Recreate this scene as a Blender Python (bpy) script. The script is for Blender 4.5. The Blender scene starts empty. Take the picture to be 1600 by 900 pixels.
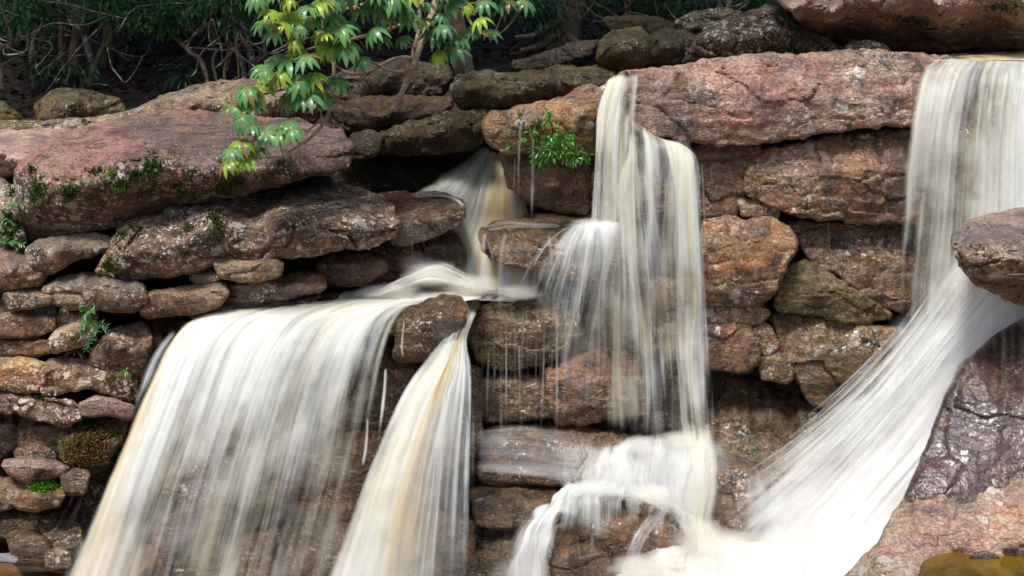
import bpy, math, random
import numpy as np
from mathutils import Vector

C = bpy.context.scene.collection
SC = bpy.context.scene
# ------------------------------------------------------------------ camera, sky, sun, exposure
PITCH = math.radians(14.5); FPX = 1931.0; CAMZ = 5.6
cam = bpy.data.objects.new('camera', bpy.data.cameras.new('camera')); C.objects.link(cam)
cam.location = (0, 0, CAMZ); cam.rotation_euler = (math.radians(90) - PITCH, 0, 0)
cam.data.sensor_width = 36; cam.data.lens = 36 * FPX / 1600; cam.data.clip_end = 2000; cam.data.clip_start = 0.05
SC.camera = cam
SUN_EL, SUN_AZ = math.radians(62), math.radians(205)          # azimuth clockwise from +Y (north)
w = bpy.data.worlds.new('World'); SC.world = w; w.use_nodes = True
wn = w.node_tree; bg = wn.nodes['Background']; sky = wn.nodes.new('ShaderNodeTexSky')
sky.sky_type = 'NISHITA'; sky.sun_disc = False; sky.sun_elevation = SUN_EL; sky.sun_rotation = SUN_AZ
sky.air_density = 1.0; sky.dust_density = 3.5; sky.ozone_density = 1.0
wn.links.new(sky.outputs[0], bg.inputs[0]); bg.inputs[1].default_value = 0.056
sl = bpy.data.lights.new('sun', 'SUN'); sl.energy = 1.5; sl.angle = math.radians(14); sl.color = (1, .99, .965)
so = bpy.data.objects.new('sun', sl); C.objects.link(so); so.location = (0, 0, 40)
sd = Vector((math.sin(SUN_AZ) * math.cos(SUN_EL), math.cos(SUN_AZ) * math.cos(SUN_EL), math.sin(SUN_EL)))
so.rotation_euler = sd.to_track_quat('Z', 'Y').to_euler()
vs = SC.view_settings; vs.view_transform = 'Standard'; vs.look = 'None'; vs.exposure = 1.33; vs.gamma = 1
SC.display_settings.display_device = 'sRGB'
cy = SC.cycles; cy.transparent_max_bounces = 40; cy.max_bounces = 14; cy.diffuse_bounces = 3; cy.use_denoising = True
cy.volume_bounces = 12; cy.glossy_bounces = 3; cy.transmission_bounces = 3; cy.volume_step_rate = 3.; cy.volume_max_steps = 64
cy.caustics_reflective = False; cy.caustics_refractive = False

# ------------------------------------------------------------------ helpers
rng = np.random.default_rng(7); random.seed(7)
SP, CP = math.sin(PITCH), math.cos(PITCH)
def P(px, py, Y):
    """world point on the view ray of photo pixel (px, py) at horizontal distance Y (metres)"""
    px, py, Y = np.broadcast_arrays(np.asarray(px, float), np.asarray(py, float), np.asarray(Y, float))
    cx = (px - 800) / FPX; c = (450 - py) / FPX
    dy = CP + c * SP; dz = c * CP - SP
    return np.stack([cx / dy * Y, Y, CAMZ + dz / dy * Y], -1)
def Yz(py, z):
    c = (450 - np.asarray(py, float)) / FPX
    return (z - CAMZ) * (CP + c * SP) / (c * CP - SP)

_perm = np.random.default_rng(3).permutation(4096)
_grad = np.random.default_rng(4).normal(size=(4096, 3)); _grad /= np.linalg.norm(_grad, axis=1)[:, None]
def pn(p):
    p = np.asarray(p, float); i = np.floor(p).astype(np.int64); f = p - i; u = f * f * f * (f * (f * 6 - 15) + 10)
    out = 0
    for a in (0, 1):
        for b in (0, 1):
            for c in (0, 1):
                h = _perm[(_perm[(_perm[(i[:, 0] + a) & 4095] + i[:, 1] + b) & 4095] + i[:, 2] + c) & 4095]
                g = _grad[h]
                d = g[:, 0] * (f[:, 0] - a) + g[:, 1] * (f[:, 1] - b) + g[:, 2] * (f[:, 2] - c)
                wgt = (u[:, 0] if a else 1 - u[:, 0]) * (u[:, 1] if b else 1 - u[:, 1]) * (u[:, 2] if c else 1 - u[:, 2])
                out = out + d * wgt
    return out * 1.6
def fbm(p, o=4, r=.5):
    p = np.asarray(p, float); s = 0; a = 1
    for k in range(o):
        s = s + a * pn(p * 2 ** k + 17.3 * k); a *= r
    return s

def worley(p, seed=0):
    """nearest and second nearest jittered cell points and a random value of the nearest cell"""
    p = np.asarray(p, float); i = np.floor(p).astype(np.int64); f1 = np.full(len(p), 9.); f2 = f1.copy(); hv = np.zeros(len(p))
    for a in (-1, 0, 1):
        for b in (-1, 0, 1):
            for c in (-1, 0, 1):
                h = _perm[(_perm[(_perm[(i[:, 0] + a + seed) & 4095] + i[:, 1] + b) & 4095] + i[:, 2] + c) & 4095]
                d = np.sqrt((((i + (a, b, c)) + .5 + .42 * _grad[h] - p) ** 2).sum(1)); n_ = d < f1
                f2 = np.where(n_, f1, np.minimum(f2, d)); hv = np.where(n_, h / 4096., hv); f1 = np.where(n_, d, f1)
    return f1, f2, hv

def tag(o, label=None, cat=None, group=None, kind=None):
    if label: o['label'] = label
    if cat: o['category'] = cat
    if group: o['group'] = group
    if kind: o['kind'] = kind
    return o
def empty(name, loc):
    o = bpy.data.objects.new(name, None); C.objects.link(o); o.location = tuple(map(float, loc)); o.empty_display_size = .1
    return o
def meshobj(name, V, F, mat, origin=None, parent=None, smooth=True, uv=None, attrs=None, sharp=0):
    """V in world coords, F a list of faces (or int array of quads); child meshes keep world placement"""
    V = np.asarray(V, float)
    org = np.asarray(origin if origin is not None else (parent.location if parent else (0, 0, 0)), float)
    m = bpy.data.meshes.new(name)
    if isinstance(F, np.ndarray):
        n = len(F); k = F.shape[1]
        m.vertices.add(len(V)); m.vertices.foreach_set('co', (V - org).ravel())
        m.loops.add(n * k); m.loops.foreach_set('vertex_index', F.ravel().astype(np.int32))
        m.polygons.add(n); m.polygons.foreach_set('loop_start', np.arange(0, n * k, k, dtype=np.int32))
        m.update(calc_edges=True); m.validate()
    else:
        m.from_pydata((V - org).tolist(), [], F); m.update()
    if smooth: m.polygons.foreach_set('use_smooth', np.ones(len(m.polygons), bool))
    if sharp: m.set_sharp_from_angle(angle=math.radians(sharp))
    if uv is not None:
        L = m.uv_layers.new(name='UVMap'); vi = np.zeros(len(m.loops), np.int32); m.loops.foreach_get('vertex_index', vi)
        L.data.foreach_set('uv', np.asarray(uv, float)[vi].astype(np.float32).ravel())
    for k, a in (attrs or {}).items():
        a = np.asarray(a, np.float32)
        if a.ndim == 1:
            t = m.attributes.new(k, 'FLOAT', 'POINT'); t.data.foreach_set('value', a)
        else:
            t = m.attributes.new(k, 'FLOAT_COLOR', 'POINT'); t.data.foreach_set('color', np.c_[a, np.ones(len(a))].astype(np.float32).ravel())
    m.materials.append(mat)
    o = bpy.data.objects.new(name, m); C.objects.link(o)
    if parent:
        o.parent = parent; o.location = tuple(org - np.asarray(parent.location))
    else: o.location = tuple(org)
    return o

# ------------------------------------------------------------------ materials
class NT:
    def __init__(s, name):
        s.m = bpy.data.materials.new(name); s.m.use_nodes = True; s.t = s.m.node_tree; s.t.nodes.clear()
        s.out = s.t.nodes.new('ShaderNodeOutputMaterial')
    def n(s, ty, **kw):
        nd = s.t.nodes.new(ty)
        for k, v in kw.items():
            if k.startswith('i_'):
                key = k[2:]; key = int(key) if key.isdigit() else key.replace('_', ' ')
                sock = nd.inputs[key]
                if isinstance(v, bpy.types.NodeSocket): s.t.links.new(v, sock)
                else: sock.default_value = v
            else: setattr(nd, k, v)
        return nd
    def link(s, a, b): s.t.links.new(a, b)
    def math(s, op, a, b=None, c=None, clamp=False):
        nd = s.n('ShaderNodeMath', operation=op, use_clamp=clamp)
        for i, v in enumerate((a, b, c)):
            if v is None: continue
            if isinstance(v, bpy.types.NodeSocket): s.link(v, nd.inputs[i])
            else: nd.inputs[i].default_value = v
        return nd.outputs[0]
    def mr(s, v, a, b, c=0., d=1., smooth=True):
        nd = s.n('ShaderNodeMapRange', interpolation_type='SMOOTHSTEP' if smooth else 'LINEAR')
        for i, x in enumerate((v, a, b, c, d)):
            if isinstance(x, bpy.types.NodeSocket): s.link(x, nd.inputs[i])
            else: nd.inputs[i].default_value = x
        return nd.outputs[0]
    def mix(s, f, a, b, blend='MIX'):
        nd = s.n('ShaderNodeMix', data_type='RGBA', blend_type=blend)
        for i, v in ((0, f), (6, a), (7, b)):
            if isinstance(v, bpy.types.NodeSocket): s.link(v, nd.inputs[i])
            else: nd.inputs[i].default_value = (*v, 1) if isinstance(v, tuple) and len(v) == 3 else v
        return nd.outputs[2]
    def noise(s, vec, scale, detail=4, rough=.55, dist=0.):
        return s.n('ShaderNodeTexNoise', i_Vector=vec, i_Scale=scale, i_Detail=detail, i_Roughness=rough, i_Distortion=dist).outputs[0]

def rock_mat(name, A, B, D, lichen=.3, moss=.1, wet=.0, stain=.4, rough=.8, lcol=(.58, .56, .50), mcol=(.03, .045, .010), bump=1.0, top=None, algae=.5, speck=.6, strata=.75):
    t = NT(name)
    tc = t.n('ShaderNodeTexCoord'); oi = t.n('ShaderNodeObjectInfo')
    off = t.n('ShaderNodeVectorMath', operation='SCALE', i_0=(37., 53., 29.)); t.link(oi.outputs['Random'], off.inputs['Scale'])
    v = t.n('ShaderNodeVectorMath', operation='ADD', i_0=tc.outputs['Object'], i_1=off.outputs[0]).outputs[0]
    nz_ = t.n('ShaderNodeTexNoise', i_Vector=v, i_Scale=11., i_Detail=4.).outputs[1]
    sc_ = t.n('ShaderNodeVectorMath', operation='SCALE', i_0=nz_); sc_.inputs['Scale'].default_value = .09
    vw = t.n('ShaderNodeVectorMath', operation='ADD', i_0=v, i_1=sc_.outputs[0]).outputs[0]
    vst = t.n('ShaderNodeMapping', i_Vector=vw, i_Scale=(1.5, 1.5, 11.)); vst.inputs['Rotation'].default_value = (0, .1, 0)
    vdr = t.n('ShaderNodeMapping', i_Vector=vw, i_Scale=(5., 5., .8))
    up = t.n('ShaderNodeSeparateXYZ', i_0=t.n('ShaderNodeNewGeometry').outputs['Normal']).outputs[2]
    big = t.noise(v, 1.3, 6, .65, .5); stn = t.noise(vst.outputs[0], 1., 6, .68, .6); fine = t.noise(v, 30., 3, .75)
    med = t.noise(v, 4.5, 5, .72, .6); med2 = t.noise(vw, 2.6, 6, .7, .8); drip = t.noise(vdr.outputs[0], 1., 5, .65); gr = t.noise(v, 95., 1, .7)
    col = t.mix(t.mr(big, .40, .58), A, B)
    col = t.mix(t.mr(stn, .50, .62, 0, strata), col, D)
    col = t.mix(t.mr(med, .53, .60, 0, .6), col, (A[0] * 1.2, A[1] * .88, A[2] * .6))
    col = t.mix(t.mr(med2, .54, .60, 0, .55), col, (A[0] * .55, A[1] * .56, A[2] * .62))
    if speck > .55:
        col = t.mix(t.mr(t.noise(vw, 3.1, 5, .7, .6), .615, .66, 0, .75), col, (.085, .09, .10))
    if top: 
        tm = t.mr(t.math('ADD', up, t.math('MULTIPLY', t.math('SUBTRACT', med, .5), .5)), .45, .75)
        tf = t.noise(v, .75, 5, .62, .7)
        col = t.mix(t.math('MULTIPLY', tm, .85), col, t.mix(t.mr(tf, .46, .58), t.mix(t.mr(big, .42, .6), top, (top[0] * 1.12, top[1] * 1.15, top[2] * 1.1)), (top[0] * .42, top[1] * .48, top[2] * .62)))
    col = t.mix(t.mr(fine, .36, .62, .6, 0), col, (A[0] * .22, A[1] * .22, A[2] * .22))
    col = t.mix(t.mr(fine, .58, .70, 0, .35), col, (min(1, A[0] * 1.7), A[1] * 1.8, A[2] * 1.8))
    vsp = t.n('ShaderNodeMapping', i_Vector=vw, i_Scale=(34., 34., 62.)); vsp.inputs['Rotation'].default_value = (0, .5, 0)
    sp = t.noise(vsp.outputs[0], 1., 2, .7); spr = t.mr(t.noise(v, 2.2, 4, .7, .5), .44, .60)
    col = t.mix(t.math('MULTIPLY', t.mr(sp, .54, .62, 0, speck), spr), col, (.56, .42, .27))
    col = t.mix(t.math('MULTIPLY', t.mr(sp, .44, .36, 0, .8), t.mr(spr, 0, 1, .45, 1.)), col, (A[0] * .3, A[1] * .27, A[2] * .27))
    col = t.mix(t.mr(drip, .50, .62, 0, stain), col, (.030, .025, .024))
    al = t.math('MULTIPLY', t.mr(t.noise(vw, 3.4, 6, .78, .4), .60 - .12 * algae, .66 - .12 * algae), t.mr(gr, .3, .55, .5, 1.))
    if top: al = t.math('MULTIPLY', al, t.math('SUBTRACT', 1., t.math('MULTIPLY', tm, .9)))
    col = t.mix(t.math('MULTIPLY', al, .85), col, (.022, .020, .018))
    if lichen > 0:
        big2 = t.noise(v, 1.7, 5, .65); reg = t.mr(big2, .60 - .22 * lichen, .70 - .22 * lichen)
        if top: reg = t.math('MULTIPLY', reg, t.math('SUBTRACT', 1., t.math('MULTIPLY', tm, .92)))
        for sc, wgt in ((7., .8), (17., 1.), (40., 1.)):
            vo = t.n('ShaderNodeTexVoronoi', i_Vector=vw, i_Scale=sc); cc = t.n('ShaderNodeSeparateColor', i_0=vo.outputs['Color'])
            rad = t.mr(cc.outputs[0], .35, 1., 0., .52, False)
            m = t.math('MULTIPLY', t.math('LESS_THAN', t.math('ADD', vo.outputs[0], t.math('MULTIPLY', t.math('SUBTRACT', fine, .5), .35)), rad), t.mr(gr, .30, .52, .35, 1.))
            m = t.math('MULTIPLY', t.math('MULTIPLY', m, reg), .95 * wgt)
            col = t.mix(m, col, t.mix(cc.outputs[1], lcol, t.mix(cc.outputs[2], (.36, .42, .36), (.56, .46, .38))))
    if moss > 0:
        mo = t.noise(vw, 2.8, 6, .75, .3)
        mm = t.mr(mo, .69 - .25 * moss, .735 - .25 * moss)
        col = t.mix(t.math('MULTIPLY', mm, .9), col, t.mix(t.mr(fine, .4, .65), mcol, (mcol[0] * 2.6, mcol[1] * 2.2, mcol[2] * 1.6)))
    col = t.mix(1.0, col, oi.outputs['Color'], 'MULTIPLY')
    b = t.n('ShaderNodeBsdfPrincipled'); t.link(col, b.inputs['Base Color'])
    wetn = t.noise(v, 1.7, 4, .65)
    t.link(t.mr(wetn, .42, .58, rough, rough - .38 * wet - .1), b.inputs['Roughness'])
    b.inputs['Specular IOR Level'].default_value = .3 + .35 * wet
    if wet >= .4:
        t.link(t.mr(wetn, .45, .6, .0, min(.5, .5 * wet)), b.inputs['Coat Weight']); b.inputs['Coat Roughness'].default_value = .16
    cr = t.math('ABSOLUTE', t.math('SUBTRACT', t.noise(vst.outputs[0], .7, 4, .6, .8), .5))
    h = t.math('ADD', t.math('MULTIPLY', stn, .8 * min(1, strata + .2)), t.math('ADD', t.math('MULTIPLY', fine, .42), t.math('MULTIPLY', med2, .7)))
    h = t.math('ADD', h, t.math('ADD', t.math('MULTIPLY', gr, .16), t.math('MULTIPLY', t.mr(cr, 0, .02), .3)))
    bp = t.n('ShaderNodeBump', i_Height=h, i_Strength=.8 * bump, i_Distance=.05); t.link(bp.outputs[0], b.inputs['Normal'])
    t.link(b.outputs[0], t.out.inputs[0]); return t.m

RM = dict(
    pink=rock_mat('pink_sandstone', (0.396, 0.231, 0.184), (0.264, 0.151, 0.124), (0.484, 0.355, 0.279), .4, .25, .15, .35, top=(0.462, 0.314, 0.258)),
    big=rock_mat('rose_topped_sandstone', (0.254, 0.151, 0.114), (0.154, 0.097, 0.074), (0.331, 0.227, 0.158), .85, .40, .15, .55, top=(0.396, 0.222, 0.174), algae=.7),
    lich=rock_mat('lichened_sandstone', (0.281, 0.184, 0.125), (0.169, 0.113, 0.081), (0.382, 0.307, 0.192), .95, .35, .25, .6, algae=.75),
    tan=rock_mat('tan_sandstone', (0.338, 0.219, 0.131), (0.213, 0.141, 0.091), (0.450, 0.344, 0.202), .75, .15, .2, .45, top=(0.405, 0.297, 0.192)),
    red=rock_mat('red_brown_sandstone', (0.369, 0.203, 0.109), (0.194, 0.124, 0.097), (0.456, 0.307, 0.151), .25, .12, .7, .5, .5, algae=.55, strata=.35, speck=1.),
    slab=rock_mat('rose_slab_sandstone', (0.475, 0.284, 0.212), (0.275, 0.167, 0.141), (0.493, 0.333, 0.207), .42, .08, .5, .4, .58, algae=.35, strata=.3, speck=1.),
    rust=rock_mat('rust_sandstone', (0.405, 0.225, 0.095), (0.226, 0.137, 0.081), (0.472, 0.344, 0.171), .5, .2, .5, .4, .6, algae=.6),
    wet=rock_mat('wet_brown_sandstone', (0.147, 0.091, 0.052), (0.079, 0.054, 0.036), (0.226, 0.153, 0.091), .1, .2, 1., .5, .48),
    wall=rock_mat('wet_wall_sandstone', (0.237, 0.148, 0.091), (0.135, 0.100, 0.060), (0.315, 0.219, 0.121), .2, .28, .9, .5, .48, algae=.6),
    olive=rock_mat('mossy_olive_sandstone', (0.191, 0.148, 0.071), (0.113, 0.100, 0.045), (0.305, 0.249, 0.141), .4, .5, .2, .4, .8, mcol=(0.050, 0.053, 0.009)),
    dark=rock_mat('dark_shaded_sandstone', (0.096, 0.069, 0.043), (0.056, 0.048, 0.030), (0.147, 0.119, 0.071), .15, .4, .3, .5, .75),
    purp=rock_mat('purple_wet_sandstone', (.125, .072, .068), (.055, .034, .036), (.19, .12, .095), .0, .0, 1.7, .3, .38, algae=.5, strata=.5, speck=.3, bump=.6),
    peach=rock_mat('pale_peach_sandstone', (0.484, 0.308, 0.215), (0.364, 0.236, 0.179), (0.528, 0.399, 0.258), .3, .05, .6, .25, .58, algae=.2),
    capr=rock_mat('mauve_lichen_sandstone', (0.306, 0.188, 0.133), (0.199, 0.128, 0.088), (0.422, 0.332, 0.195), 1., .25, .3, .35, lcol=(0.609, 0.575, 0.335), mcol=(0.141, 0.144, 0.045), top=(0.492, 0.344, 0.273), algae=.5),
    grey=rock_mat('dark_lichen_sandstone', (0.147, 0.119, 0.086), (0.084, 0.071, 0.050), (0.270, 0.225, 0.160), 1., .2, .1, .6),
)

def simple_mat(name, col, rough=.7, attr=None, trans=0., spec=.4, vary=.0, bumpsc=0):
    t = NT(name); b = t.n('ShaderNodeBsdfPrincipled'); b.inputs['Roughness'].default_value = rough; b.inputs['Specular IOR Level'].default_value = spec
    c = t.n('ShaderNodeAttribute', attribute_name=attr).outputs['Color'] if attr else None
    if c is None:
        tc = t.n('ShaderNodeTexCoord'); nz = t.noise(tc.outputs['Object'], 9., 6, .6)
        c = t.mix(t.mr(nz, .35, .65), col, tuple(x * .5 for x in col))
    t.link(c, b.inputs['Base Color']); sh = b.outputs[0]
    if trans > 0:
        tr = t.n('ShaderNodeBsdfTranslucent'); t.link(t.mix(1., c, (1.1, 1.25, .6), 'MULTIPLY'), tr.inputs[0])
        sh = t.n('ShaderNodeMixShader', i_0=trans, i_1=b.outputs[0], i_2=tr.outputs[0]).outputs[0]
    t.link(sh, t.out.inputs[0]); return t.m
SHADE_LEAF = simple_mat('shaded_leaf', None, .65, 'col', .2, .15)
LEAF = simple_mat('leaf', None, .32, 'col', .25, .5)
MOSS = simple_mat('moss', None, .9, 'col', .15, .1)
def bark_mat(name, A, B, D, s=18.):
    t = NT(name); tc = t.n('ShaderNodeTexCoord'); n1 = t.noise(tc.outputs['Object'], s, 6, .65); n2 = t.noise(tc.outputs['Object'], s * .35, 5, .6)
    c = t.mix(t.mr(n1, .4, .6), A, B); c = t.mix(t.mr(n2, .54, .6), c, D)
    b = t.n('ShaderNodeBsdfPrincipled', i_Roughness=.85); t.link(c, b.inputs['Base Color'])
    bp = t.n('ShaderNodeBump', i_Height=n1, i_Strength=.6, i_Distance=.02); t.link(bp.outputs[0], b.inputs['Normal'])
    t.link(b.outputs[0], t.out.inputs[0]); return t.m
BARK_PALE = bark_mat('pale_mottled_bark', (.16, .13, .10), (.08, .065, .05), (.38, .37, .33))
BARK_BROWN = bark_mat('brown_bark', (.17, .12, .08), (.09, .065, .045), (.22, .17, .11))
BARK_MOSS = bark_mat('mossy_bark', (.12, .10, .05), (.06, .055, .03), (.10, .11, .03))
BARK_BRANCH = bark_mat('grey_brown_bark', (.38, .26, .18), (.24, .165, .115), (.46, .38, .29), 30.)

def water_mat(name, white=(.80, .84, .83), cream=(.81, .775, .57), amber=(.76, .54, .21), fu=1., fv=1., soft=.55, creamy=.85, maxa=.96, blotw=.68):
    t = NT(name); uv = t.n('ShaderNodeUVMap', uv_map='UVMap')
    oi = t.n('ShaderNodeObjectInfo')
    def V(su, sv, k):
        mp = t.n('ShaderNodeMapping', i_Vector=uv.outputs[0], i_Scale=(su * fu, sv * fv, 1)); 
        ad = t.n('ShaderNodeVectorMath', operation='ADD', i_0=mp.outputs[0])
        cb = t.n('ShaderNodeCombineXYZ'); t.link(t.math('MULTIPLY', oi.outputs['Random'], 91. + k), cb.inputs[0]); cb.inputs[2].default_value = k
        t.link(cb.outputs[0], ad.inputs[1]); return ad.outputs[0]
    wv = t.n('ShaderNodeMapping', i_Vector=uv.outputs[0], i_Scale=(1.6, .7, 1)); wz = t.n('ShaderNodeVectorMath', operation='SCALE', i_0=t.n('ShaderNodeTexNoise', i_Vector=wv.outputs[0], i_Scale=1., i_Detail=2.).outputs[1]); wz.inputs['Scale'].default_value = 1.
    def VW(su, sv, k, am):
        sc_ = t.n('ShaderNodeVectorMath', operation='MULTIPLY', i_0=wz.outputs[0], i_1=(am * su * fu, am * 2., 0)); return t.n('ShaderNodeVectorMath', operation='ADD', i_0=V(su, sv, k), i_1=sc_.outputs[0]).outputs[0]
    n1 = t.noise(VW(2.6, .32, 1, .10), 1., 2, .5); n2 = t.noise(VW(8.5, .36, 2, .07), 1., 2, .5); n3 = t.noise(VW(27, .5, 3, .04), 1., 2, .5); n4 = t.noise(VW(85, .7, 4, .02), 1., 1, .5)
    blot = t.noise(VW(2.2, 1.15, 7, .15), 1., 3, .6)
    n = t.math('ADD', t.math('MULTIPLY', n1, .34), t.math('ADD', t.math('MULTIPLY', n2, .34), t.math('ADD', t.math('MULTIPLY', n3, .22), t.math('MULTIPLY', n4, .10))))
    n = t.math('ADD', n, t.math('MULTIPLY', t.math('SUBTRACT', blot, .5), blotw))
    n = t.mr(n, .30, .70, smooth=False)
    de = t.n('ShaderNodeAttribute', attribute_name='dens').outputs['Fac']; ti = t.n('ShaderNodeAttribute', attribute_name='tint').outputs['Fac']
    th = t.math('SUBTRACT', 1., de)
    a = t.mr(n, t.math('SUBTRACT', th, soft), t.math('ADD', th, soft))
    a = t.math('MULTIPLY', a, t.mr(de, .0, .3)); a = t.math('MULTIPLY', a, t.mr(de, 0., 1., .55 * maxa, maxa, False))
    cn = t.noise(V(5, .15, 5), 1., 2, .5); cn2 = t.noise(V(18, .25, 6), 1., 2, .5)
    c = t.mix(t.mr(t.math('ADD', t.math('MULTIPLY', cn, .5), t.math('MULTIPLY', cn2, .5)), .37, .56, 0, creamy), white, cream)
    c = t.mix(t.mr(t.math('ADD', ti, t.math('MULTIPLY', t.math('SUBTRACT', cn2, .5), .9)), .22, .85), c, amber)
    di = t.n('ShaderNodeBsdfDiffuse'); tr = t.n('ShaderNodeBsdfTranslucent'); t.link(c, di.inputs[0]); t.link(c, tr.inputs[0])
    mx = t.n('ShaderNodeMixShader', i_0=.2, i_1=di.outputs[0], i_2=tr.outputs[0])
    tp = t.n('ShaderNodeBsdfTransparent')
    fin = t.n('ShaderNodeMixShader', i_0=a, i_1=tp.outputs[0], i_2=mx.outputs[0])
    t.link(fin.outputs[0], t.out.inputs[0]); return t.m
W_FALL = water_mat('silky_water'); W_WHITE = water_mat('white_water', (.83, .87, .88), (.83, .83, .74), creamy=.45)
W_THIN = water_mat('thin_water', (.80, .83, .87), (.80, .79, .74), fu=1.3, soft=.55, creamy=.3, maxa=.5)
W_CURT = water_mat('streaming_curtain', fu=1.15, soft=.42, creamy=.95, blotw=.55)
W_SPRAY = water_mat('fine_spray', (.82, .86, .87), (.82, .82, .74), fu=1.4, soft=.5, maxa=.85)
W_TORR = water_mat('torrent_water', (.93, .94, .94), (.93, .93, .90), creamy=.2, maxa=1.)
W_FOAM = water_mat('foam', (.89, .89, .88), (.88, .83, .70), fu=.5, fv=4., soft=.45, creamy=.7)

def mist_mat(name, dens, col=(1, 1, 1), sc=2.2):
    t = NT(name); tc = t.n('ShaderNodeTexCoord'); v = tc.outputs['Object']
    ln = t.n('ShaderNodeVectorMath', operation='LENGTH', i_0=v).outputs['Value']; n = t.noise(v, sc, 5, .65, .6)
    f = t.mr(t.math('ADD', ln, t.math('MULTIPLY', t.math('SUBTRACT', n, .5), 1.1)), .25, .95, 1., 0.)
    p = t.n('ShaderNodeVolumePrincipled'); p.inputs['Color'].default_value = (*col, 1); p.inputs['Anisotropy'].default_value = 0.
    t.link(t.math('MULTIPLY', f, dens), p.inputs['Density']); t.link(p.outputs[0], t.out.inputs['Volume']); return t.m
MIST = mist_mat('spray_mist', 2.2); FROTH = mist_mat('thick_spray', 9., (1, .985, .93))
def mist(parent, x, y, Y, rad, mat):
    import bmesh
    bm = bmesh.new(); bmesh.ops.create_icosphere(bm, subdivisions=3, radius=1.); m = bpy.data.meshes.new('mist'); bm.to_mesh(m); bm.free(); m.materials.append(mat)
    o = bpy.data.objects.new('mist', m); C.objects.link(o); o.parent = parent; o.location = Vector(P(x, y, Y)) - parent.location; o.scale = rad; return o

def pool_mat(name, deep, shallow, rough=.06):
    t = NT(name); tc = t.n('ShaderNodeTexCoord'); n = t.noise(tc.outputs['Object'], 2.2, 6, .6, .5); n2 = t.noise(tc.outputs['Object'], 9., 5, .6, .3)
    b = t.n('ShaderNodeBsdfPrincipled', i_Roughness=rough); t.link(t.mix(t.mr(n, .4, .62), deep, shallow), b.inputs['Base Color'])
    bp = t.n('ShaderNodeBump', i_Height=n2, i_Strength=.12, i_Distance=.03); t.link(bp.outputs[0], b.inputs['Normal'])
    t.link(b.outputs[0], t.out.inputs[0]); return t.m
POOL_AMBER = pool_mat('amber_pool_water', (.10, .045, .012), (.22, .11, .035))
POOL_OLIVE = pool_mat('olive_pool_water', (.045, .028, .003), (.15, .09, .008), .02)

def floor_mat():
    t = NT('leaf_litter'); tc = t.n('ShaderNodeTexCoord'); v = tc.outputs['Object']
    vor = t.n('ShaderNodeTexVoronoi', i_Vector=v, i_Scale=9.); n = t.noise(v, 1.2, 6, .6)
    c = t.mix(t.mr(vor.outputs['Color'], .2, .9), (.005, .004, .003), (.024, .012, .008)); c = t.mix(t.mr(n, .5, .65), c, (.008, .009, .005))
    b = t.n('ShaderNodeBsdfPrincipled', i_Roughness=.9); t.link(c, b.inputs['Base Color'])
    bp = t.n('ShaderNodeBump', i_Height=vor.outputs[0], i_Strength=.8, i_Distance=.05); t.link(bp.outputs[0], b.inputs['Normal'])
    t.link(b.outputs[0], t.out.inputs[0]); return t.m
LITTER = floor_mat()

# ------------------------------------------------------------------ terrain
def rbf(cen, val, q):
    cen = np.asarray(cen, float); val = np.asarray(val, float); n = len(cen)
    D = np.hypot(cen[:, None, 0] - cen[None, :, 0], cen[:, None, 1] - cen[None, :, 1])
    A = np.zeros((n + 1, n + 1)); A[:n, :n] = -D - np.eye(n) * 2.; A[n, :n] = 1; A[:n, n] = 1
    s = np.linalg.solve(A, np.r_[val, 0]); out = np.full(len(q), s[n])
    for k in range(n): out -= s[k] * np.hypot(q[:, 0] - cen[k, 0], q[:, 1] - cen[k, 1])
    return out
def gridfaces(nu, nv):
    a = np.arange(nu * nv).reshape(nv, nu)
    return np.stack([a[:-1, :-1], a[:-1, 1:], a[1:, 1:], a[1:, :-1]], -1).reshape(-1, 4)
def forest_z(x, y): return 3.72 + .06 * (x + 5) + .2 * (y - 15)
xs = np.linspace(-60, 60, 160); ys = 15.2 + 60 * np.linspace(0, 1, 110) ** 1.8
X, Yg = np.meshgrid(xs, ys); pz = np.c_[X.ravel(), Yg.ravel(), np.zeros(X.size)]
Z = forest_z(np.clip(X.ravel(), -9, 9), Yg.ravel()) + .25 * fbm(pz * .35, 4)
tag(meshobj('ground', np.c_[pz[:, :2], Z], gridfaces(160, 110), LITTER), 'leaf littered forest floor rising behind the rocks', kind='structure')
g = 400.
tag(meshobj('terrain', [(-g, -g, -.6), (g, -g, -.6), (g, g, -.6), (-g, g, -.6)], [(0, 1, 2, 3)], RM['dark']), 'rocky ground under the falls', kind='structure')
# bedrock: the recessed rock face behind and under the loose blocks
cpts = [(-500, 215, 15.5), (0, 190, 15.5), (400, 150, 15.6), (800, 125, 15.6), (1200, 70, 15.6), (1600, 75, 15.6), (2100, 75, 15.6),
        (-500, 320, 13), (0, 320, 12.8), (300, 330, 12.9), (500, 270, 13.7), (640, 250, 14.2), (760, 200, 14.6), (560, 430, 12.8), (700, 400, 13), (900, 280, 13.2), (1200, 260, 13.), (1600, 260, 13.2), (2100, 260, 13.3),
        (-500, 600, 12.2), (0, 600, 12.), (300, 600, 11.9), (600, 600, 12), (900, 500, 12.7), (1200, 500, 12.7), (1600, 500, 13), (2100, 500, 13),
        (-500, 1000, 11.5), (0, 1000, 11.3), (400, 1000, 11.2), (800, 1000, 11.3), (1200, 1000, 11.7), (1600, 1000, 12.3), (2100, 1000, 12.3)]
gx, gy = np.meshgrid(np.linspace(-500, 2100, 260), np.linspace(60, 1020, 120))
q = np.c_[gx.ravel(), gy.ravel()]
topc = np.interp(q[:, 0], [-500, 0, 400, 800, 1200, 1600, 2100], [215, 190, 150, 125, 72, 75, 75])
q[:, 1] = topc + (q[:, 1] - 60) / 960 * (1020 - topc)
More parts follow.
